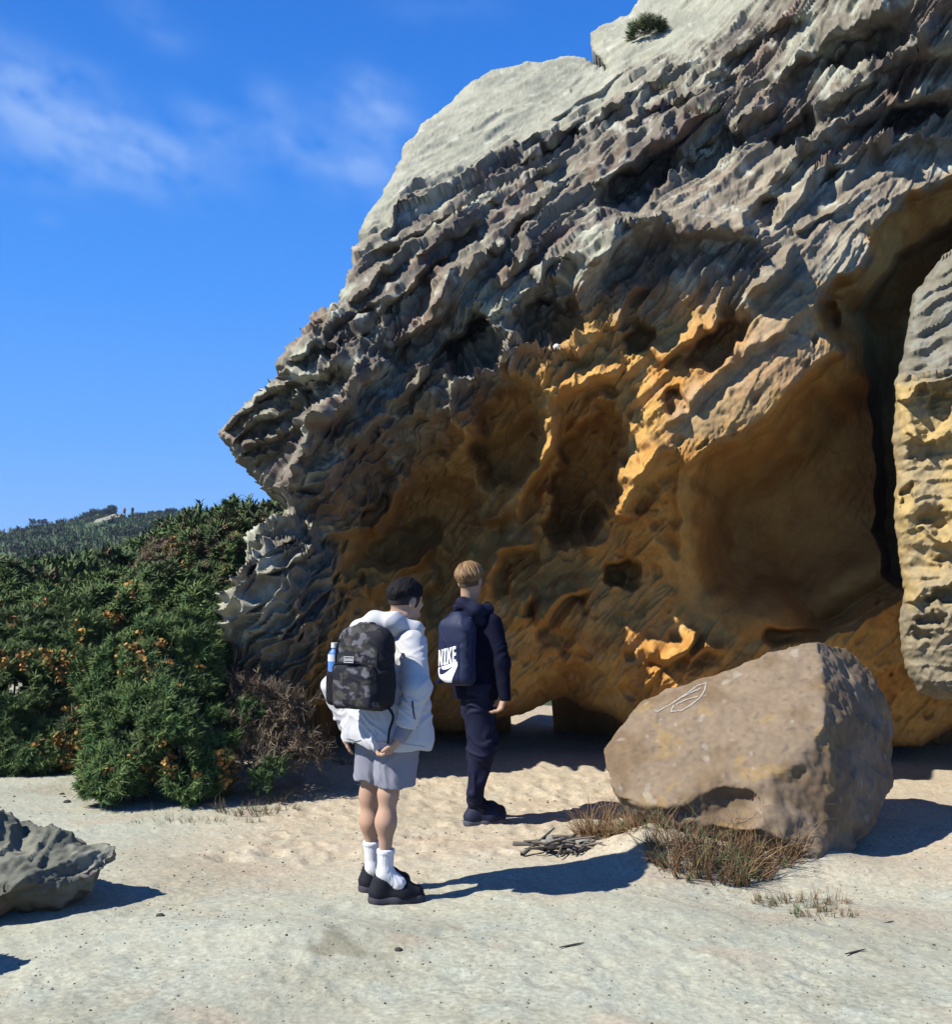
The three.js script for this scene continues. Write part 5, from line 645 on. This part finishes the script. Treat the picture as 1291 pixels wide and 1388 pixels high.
  shoe(o, shR, addv(shR, [0.268, 0, -0.045]), 0.11, black, solem); shoe(o, shL, addv(shL, [0.25, 0, -0.09]), 0.11, black, solem);
  tag(o, 'person in white hooded jacket, grey shorts and white socks, head bowed, hands at the hips', 'person');

  // camouflage backpack
  const pc = S(497, 906, -0.235), bag = group('backpack', [pc[0], pc[1], pc[2]]), ax = [RT, nrm([0.05, 0.99, -0.06]), BK], inBag = (a, b, c) => addv(addv(addv(pc, ax[0], a), ax[1], b), ax[2], c);
  const bodyF = blend(0.03, rbox(pc, [0.155, 0.205, 0.075], 0.07, ax), ellipsoid(inBag(0, 0.06, 0.02), [0.145, 0.17, 0.085], ax)), pocket = rbox(inBag(-0.012, -0.085, 0.075), [0.125, 0.11, 0.035], 0.03, ax);
  const camo = (x, y, z) => { const u = ((x - pc[0]) * ax[0][0] + (z - pc[2]) * ax[0][2]), w = (x - pc[0]) * ax[2][0] + (z - pc[2]) * ax[2][2]; if (u > 0.115 || w < 0.01) return [0.012, 0.012, 0.016]; const a = fbm(u * 16, y * 20, w * 8 + 2, 3, 0.5), b = fbm(u * 15 + 7, y * 19, w * 8 + 12, 3, 0.5), c = fbm(u * 17 + 3, y * 22, w * 8 + 22, 3, 0.5); if (a > 0.08) return [0.014, 0.015, 0.022]; if (b > 0.18) return [0.105, 0.104, 0.12]; if (c > 0.1) return [0.03, 0.029, 0.026]; return [0.052, 0.05, 0.046]; };
  const bb = [inBag(-0.2, -0.25, -0.12), inBag(0.2, 0.28, 0.16), inBag(-0.2, 0.28, 0.16), inBag(0.2, -0.25, -0.12)];
  const putB = (name, g, m, parent = bag) => mesh(name, placed(g, pc), m, parent), fab = std({ vertexColors: true, roughness: 0.8 }), blk = mk([0.012, 0.012, 0.015]);
  putB('shell', paint(wrinkle(solid(bodyF, bb, 0.02, 0.005), 0.006, [[[0.3, 0.9, 0.1], 14], [[0.7, 0.7, 0], 11]], 4), camo), fab);
  const pk = putB('front_pocket', paint(wrinkle(solid(pocket, bb, 0.02, 0.005), 0.004, [[[0.4, 0.9, 0.1], 14]], 6), camo), fab);
  putB('zip', stemTube([inBag(-0.125, -0.05, 0.105), inBag(-0.12, 0.02, 0.11), inBag(-0.02, 0.034, 0.114), inBag(0.085, 0.02, 0.11), inBag(0.105, -0.05, 0.1)], 0.005, 0.005, 6), blk, pk);
  putB('zip', stemTube([inBag(-0.135, -0.02, 0.075), inBag(-0.13, 0.12, 0.08), inBag(-0.06, 0.2, 0.06), inBag(0.05, 0.2, 0.055), inBag(0.11, 0.13, 0.075), inBag(0.118, 0.02, 0.08)], 0.006, 0.006, 6), blk);
  { // small woven name patch
    const cv = document.createElement('canvas'); cv.width = 128; cv.height = 64; const c = cv.getContext('2d'); c.fillStyle = '#1a1a20'; c.fillRect(0, 0, 128, 64); c.strokeStyle = '#b8b8bc'; c.lineWidth = 6; c.strokeRect(6, 6, 116, 52); c.fillStyle = '#c8c8cc'; c.font = 'bold 36px sans-serif'; c.textAlign = 'center'; c.fillText('DUDEK', 64, 46, 100);
    const t = new THREE.CanvasTexture(cv); t.colorSpace = THREE.SRGBColorSpace; const g = new RoundedBoxGeometry(0.062, 0.034, 0.006, 2, 0.002), m = mesh('name_patch', g, std({ map: t, roughness: 0.8 }), bag), p = inBag(-0.02, 0.05, 0.125); m.position.set(...subv(p, pc)); m.quaternion.setFromRotationMatrix(new THREE.Matrix4().makeBasis(V(ax[0]), V(nrm(cross(ax[2], ax[0]))), V(ax[2]))); m.rotateX(-0.16);
  }
  putB('haul_loop', stemTube([inBag(-0.03, 0.2, -0.02), inBag(-0.02, 0.222, -0.02), inBag(0.02, 0.222, -0.02), inBag(0.03, 0.2, -0.02)], 0.007, 0.007, 6), blk);
  putB('side_pocket', solid(blend(0.02, rbox(inBag(-0.17, -0.1, 0.025), [0.04, 0.09, 0.045], 0.03, ax)), bb, 0.06, 0.006), blk);
  putB('webbing', stemTube([inBag(0.13, -0.17, 0.0), S(533, 970, -0.3), S(528, 990, -0.27), S(526, 1008, -0.24)], 0.008, 0.006, 6), blk);
  tag(bag, 'camouflage backpack worn over the white jacket', 'backpack');
  // drink bottle
  { const p0 = inBag(-0.172, -0.115, 0.03), b = group('bottle', p0), prof = [[0, 0], [0.03, 0.002], [0.033, 0.02], [0.033, 0.17], [0.026, 0.195], [0.014, 0.208], [0.014, 0.222], [0, 0.222]].map((q) => new THREE.Vector2(...q)); mesh('flask', new THREE.LatheGeometry(prof, 24), mk([0.08, 0.20, 0.52], { roughness: 0.35 }), b); const wr = new THREE.CylinderGeometry(0.0338, 0.0338, 0.035, 24, 1, true); wr.translate(0, 0.165, 0); mesh('wrap', wr, mk([0.55, 0.57, 0.62]), b); const cap = new THREE.CylinderGeometry(0.018, 0.018, 0.026, 20); cap.translate(0, 0.228, 0); mesh('cap', cap, mk([0.6, 0.6, 0.58], { roughness: 0.4 }), b); tag(b, 'blue drink bottle with white cap in the side pocket of the camouflage backpack', 'bottle'); }
}
// --- walker in navy
{
  const D = 7.17, S = (px, py, dz = 0) => at(px, py, D + dz), base = [0.06, 0, -7.17], o = group('person', base), put = (name, g, m, parent = o) => mesh(name, placed(g, base), m, parent);
  const BK = nrm([-0.62, 0, 0.78]), RT = nrm([0.78, 0, 0.62]);
  const H = headField(S(638, 788, 0.0), [-0.02, 0.99, -0.12], [0.38, -0.05, -0.92], 1.0), wR = S(685, 944, -0.17), wL = S(658, 930, 0.26);
  const hR = handParts(wR, subv(S(677, 964, -0.17), wR), [-0.85, 0.1, -0.3], [-0.3, 0, -0.9], 0.55, 1), hL = handParts(wL, [0.2, -1, -0.1], [-0.8, 0, 0.3], [0.3, 0, -0.9], 0.4, 1);
  const chest = S(640, 860, 0.03), pel = S(647, 945, 0.02);
  const core = blend(0.05, capsule(S(652, 955, -0.07), 0.06, S(654, 1022, -0.05), 0.06), capsule(S(654, 1022, -0.05), 0.055, S(643, 1088, -0.04), 0.03), capsule(S(645, 955, 0.1), 0.06, S(650, 1022, 0.12), 0.06), capsule(S(650, 1022, 0.12), 0.055, S(646, 1082, 0.14), 0.03), capsule(pel, 0.07, chest, 0.11), capsule(chest, 0.11, S(635, 826, 0.01), 0.06), capsule(S(635, 826, 0.01), 0.056, H.P(0, -0.04, -0.02), 0.056),
    capsule(S(662, 852, -0.07), 0.036, S(680, 898, -0.14), 0.034), capsule(S(680, 898, -0.14), 0.034, wR, 0.028), capsule(S(618, 852, 0.12), 0.036, S(619, 898, 0.22), 0.032), capsule(S(619, 898, 0.22), 0.032, wL, 0.028), capsule(S(643, 1088, -0.04), 0.03, S(647, 1094, -0.04), 0.025), capsule(S(646, 1082, 0.14), 0.03, S(650, 1088, 0.14), 0.025));
  const all = (x, y, z) => { let d = smin(core(x, y, z), H.f(x, y, z), 0.03); d = smin(d, H.extra(x, y, z), 0.012); return smin(d, Math.min(hR(x, y, z), hL(x, y, z)), 0.012); };
  put('body', solid(all, [S(585, 755, 0.42), S(705, 1120, -0.3), S(585, 1120, -0.3), S(705, 755, 0.42)], 0.02, 0.006), mk([0.40, 0.25, 0.17], { roughness: 0.6 }));
  const along = (p) => { const v = subv(p, H.P(0, 0, 0)); return [H.r, H.u, H.w].map((a) => v[0] * a[0] + v[1] * a[1] + v[2] * a[2]); };
  const hb = [H.P(-0.13, -0.09, -0.15), H.P(0.13, 0.16, 0.13), H.P(-0.13, 0.16, 0.13), H.P(0.13, -0.09, -0.15)], skull = (x, y, z) => smin(H.f(x, y, z), core(x, y, z), 0.03);
  const hair = displace(solid((x, y, z) => { const [e, q, w] = along([x, y, z]); const cut = 0.012 + 0.3 * w - q + 0.007 * noise(e * 70, q * 20, w * 70); return Math.max(skull(x, y, z) - 0.006 - 0.02 * sstep(0.0, 0.06, -cut), cut); }, hb, 0.03, 0.0045), (x, y, z) => { const [e, q, w] = along([x, y, z]), sw = Math.atan2(e + 0.2 * q, -w + 0.02); return 0.012 * (0.5 - Math.abs(noise(sw * 7 + q * 10, q * 9, 2)) * 1.6) + 0.005 * noise(sw * 26 + q * 20, q * 22, 5); }); paint(hair, (x, y, z) => { const [e, q, w] = along([x, y, z]), sw = Math.atan2(e + 0.2 * q, -w + 0.02); return mix3([0.27, 0.17, 0.08], [0.14, 0.08, 0.038], sstep(-0.3, 0.4, noise(sw * 18 + q * 16, q * 14, 7) + 0.5 * noise(sw * 40, q * 30, 3))); }); put('hair', hair, std({ vertexColors: true, roughness: 0.6 }));
  const fade = solid((x, y, z) => { const [e, q, w] = along([x, y, z]); return Math.max(skull(x, y, z) - 0.0035, -0.03 + 0.35 * Math.min(w + 0.02, 0) - q, w - 0.02); }, hb, 0.03, 0.0045); put('shaved_hair', fade, mk([0.10, 0.064, 0.042]));
  const navy = mk([0.006, 0.007, 0.018], { roughness: 0.95, specularIntensity: 0.15 }), navy2 = mk([0.009, 0.011, 0.03], { roughness: 0.8, specularIntensity: 0.25 });
  const hemY = S(640, 948, 0)[1];
  const torso = blend(0.09, capsule(S(622, 842, 0.09), 0.082, S(634, 940, 0.08), 0.098), capsule(S(658, 842, -0.03), 0.082, S(656, 940, -0.04), 0.1), capsule(S(640, 838, 0.03), 0.09, S(646, 935, 0.02), 0.11));
  const slR = blend(0.03, capsule(S(667, 845, -0.08), 0.072, S(680, 898, -0.14), 0.06), capsule(S(680, 898, -0.14), 0.06, S(685, 946, -0.17), 0.042)), slL = blend(0.03, capsule(S(614, 845, 0.12), 0.07, S(618, 898, 0.22), 0.056), capsule(S(618, 898, 0.22), 0.056, S(652, 925, 0.26), 0.042)), wy = S(685, 950, -0.17)[1];
  put('hoodie', wrinkle(solid((x, y, z) => smin(smin(Math.max(torso(x, y, z), hemY - y), Math.max(slR(x, y, z), wy - y), 0.025), slL(x, y, z), 0.025), [S(585, 800, 0.45), S(710, 960, -0.35), S(585, 960, -0.35), S(710, 800, 0.45)], 0.02, 0.007), 0.007, [[[0.5, 0.85, 0.2], 13], [[-0.6, 0.8, 0.2], 10]], 13), navy);
  const hood = blend(0.03, capsule(S(622, 826, -0.02), 0.035, S(628, 818, -0.08), 0.04), capsule(S(628, 818, -0.08), 0.045, S(645, 828, -0.12), 0.05), capsule(S(645, 828, -0.12), 0.05, S(661, 826, -0.06), 0.04), capsule(S(661, 826, -0.06), 0.038, S(660, 822, 0.06), 0.032), capsule(S(622, 826, -0.02), 0.036, S(630, 820, 0.1), 0.03), capsule(S(632, 838, -0.1), 0.045, S(652, 842, -0.11), 0.04));
  put('hood', wrinkle(solid(hood, [S(605, 800, 0.15), S(680, 860, -0.2)], 0.03, 0.006), 0.005, [[[0.3, 0.9, 0.2], 16]], 18), navy2);
  const cuffY = S(645, 1087, 0)[1];
  const trF = (x, y, z) => Math.max(blend(0.05, capsule(S(652, 925, -0.05), 0.105, S(653, 1020, -0.05), 0.085), capsule(S(653, 1020, -0.05), 0.085, S(643, 1080, -0.04), 0.056), capsule(S(642, 925, 0.08), 0.105, S(650, 1020, 0.12), 0.082), capsule(S(650, 1020, 0.12), 0.082, S(646, 1078, 0.14), 0.056))(x, y, z), cuffY - y);
  put('trousers', wrinkle(solid(trF, [S(605, 925, 0.35), S(690, 1100, -0.3), S(605, 1100, -0.3)], 0.02, 0.0065), 0.017, [[[0.55, 0.8, 0.2], 8], [[-0.5, 0.85, 0.2], 10]], 23), navy2);
  const sk = mk([0.01, 0.011, 0.02]); for (const [a, dz] of [[S(643, 1088, -0.04), 0], [S(646, 1082, 0.14), 0]]) put('sock', solid(blend(0.02, capsule(addv(a, [0, 0.03, 0]), 0.043, a, 0.044), capsule(a, 0.042, addv(a, [0.06, -0.05, 0]), 0.036)), [addv(a, [-0.1, -0.1, -0.1]), addv(a, [0.12, 0.1, 0.1])], 0.02, 0.006), sk);
  const up = mk([0.018, 0.022, 0.045], { roughness: 0.7 }), sole = mk([0.07, 0.075, 0.10], { roughness: 0.6 }), a = S(631, 1113, -0.04), b = S(636, 1104, 0.15); a[1] = groundY(a[0], a[2]); b[1] = groundY(b[0], b[2]);
  const s1 = shoe(o, a, addv(a, [0.275, 0, -0.06]), 0.085, up, sole); shoe(o, b, addv(b, [0.255, 0, -0.1]), 0.085, up, sole);
  { const q = [[0.30, 0.07], [0.42, 0.052], [0.52, 0.056], [0.68, 0.075]].map(([t, h]) => [a[0] + 0.275 * t, a[1] + h, a[2] - 0.06 * t + 0.047]); put('side_mark', stemTube(q, 0.003, 0.008, 6), mk([0.07, 0.09, 0.10]), s1); }
  tag(o, 'person in navy hoodie, navy joggers and dark trainers with short blond hair, facing the outcrop', 'person');

  // navy backpack with a big white print
  const pc = S(620, 880, -0.13), bag = group('backpack', pc), ax = [RT, nrm([0.06, 0.99, -0.04]), BK], inBag = (a, b, c) => addv(addv(addv(pc, ax[0], a), ax[1], b), ax[2], c), putB = (name, g, m, parent = bag) => mesh(name, placed(g, pc), m, parent);
  const bodyF = blend(0.03, rbox(inBag(0, -0.02, 0), [0.14, 0.225, 0.07], 0.06, ax), ellipsoid(inBag(0, 0.1, 0.0), [0.125, 0.16, 0.08], ax)), bb = [inBag(-0.2, -0.3, -0.12), inBag(0.2, 0.3, 0.16), inBag(-0.2, 0.3, 0.16), inBag(0.2, -0.3, -0.12)], nyl = mk([0.016, 0.022, 0.055], { roughness: 0.6 });
  const sh = putB('shell', wrinkle(solid(bodyF, bb, 0.02, 0.006), 0.005, [[[0.3, 0.9, 0.1], 12], [[0.8, 0.6, 0], 9]], 31), nyl);
  putB('zip', stemTube([inBag(-0.115, 0.0, 0.058), inBag(-0.11, 0.14, 0.06), inBag(-0.04, 0.225, 0.04), inBag(0.05, 0.225, 0.035), inBag(0.115, 0.14, 0.055), inBag(0.12, -0.05, 0.05)], 0.006, 0.006, 6), mk([0.01, 0.01, 0.02]));
  for (const s of [-1, 1]) putB('shoulder_strap', stemTube([inBag(s * 0.07, 0.2, -0.03), inBag(s * 0.085, 0.27, -0.09), inBag(s * 0.1, 0.25, -0.2), inBag(s * 0.12, 0.1, -0.27)], 0.018, 0.018, 8), nyl);
  putB('side_seam', stemTube([inBag(0.145, 0.12, 0.0), inBag(0.148, 0, 0.0), inBag(0.145, -0.2, 0.0)], 0.005, 0.005, 6), nyl);
  { // print: letters over a tick inside a white shield, on the lower half of the bag
    const cv = document.createElement('canvas'); cv.width = 256; cv.height = 384; const c = cv.getContext('2d'); c.fillStyle = '#1b2140'; c.fillRect(0, 0, 256, 384);
    c.save(); c.transform(1, -0.22, 0, 1, 0, 0); c.fillStyle = '#f4f6f4'; c.font = 'bold 150px sans-serif'; c.save(); c.translate(8, 232); c.scale(0.62, 1.35); c.fillText('NIKE', 0, 0, 385); c.fillText('NIKE', 3, 0, 385); c.restore(); c.restore();
    c.fillStyle = '#f4f6f4'; c.beginPath(); c.moveTo(12, 262); c.lineTo(40, 330); c.lineTo(90, 372); c.lineTo(170, 368); c.lineTo(244, 210); c.lineTo(240, 176); c.lineTo(12, 244); c.closePath(); c.fill();
    c.fillStyle = '#1b2140'; c.beginPath(); c.moveTo(210, 208); c.quadraticCurveTo(120, 262, 74, 252); c.quadraticCurveTo(50, 240, 66, 214); c.quadraticCurveTo(20, 262, 46, 296); c.quadraticCurveTo(78, 322, 210, 208); c.closePath(); c.fill();
    const t = new THREE.CanvasTexture(cv); t.colorSpace = THREE.SRGBColorSpace;
    const rc = new THREE.Raycaster(), N = 18, pos = [], uv = [], idx = []; bag.updateMatrixWorld(true);
    for (let j = 0; j <= N; j++) for (let i = 0; i <= N; i++) { const a = lerp(-0.125, 0.075, i / N), bq = lerp(-0.235, 0.055, j / N); rc.set(V(inBag(a, bq, 0.4)), V(ax[2]).negate()); const h = rc.intersectObject(sh, false)[0], p = h ? [h.point.x, h.point.y, h.point.z] : inBag(a, bq, 0.05); const q = subv(addv(p, ax[2], 0.004), pc); pos.push(...q); uv.push(i / N, j / N); }
    for (let j = 0; j < N; j++) for (let i = 0; i < N; i++) { const k = j * (N + 1) + i; idx.push(k, k + 1, k + N + 1, k + 1, k + N + 2, k + N + 1); }
    const pr = mesh('print', geom(pos, idx, null, uv), std({ map: t, roughness: 0.6 }), bag);
  }
  tag(bag, 'navy backpack with large white lettering and tick print, worn over the navy hoodie', 'backpack');
}

renderer.render(scene, camera);
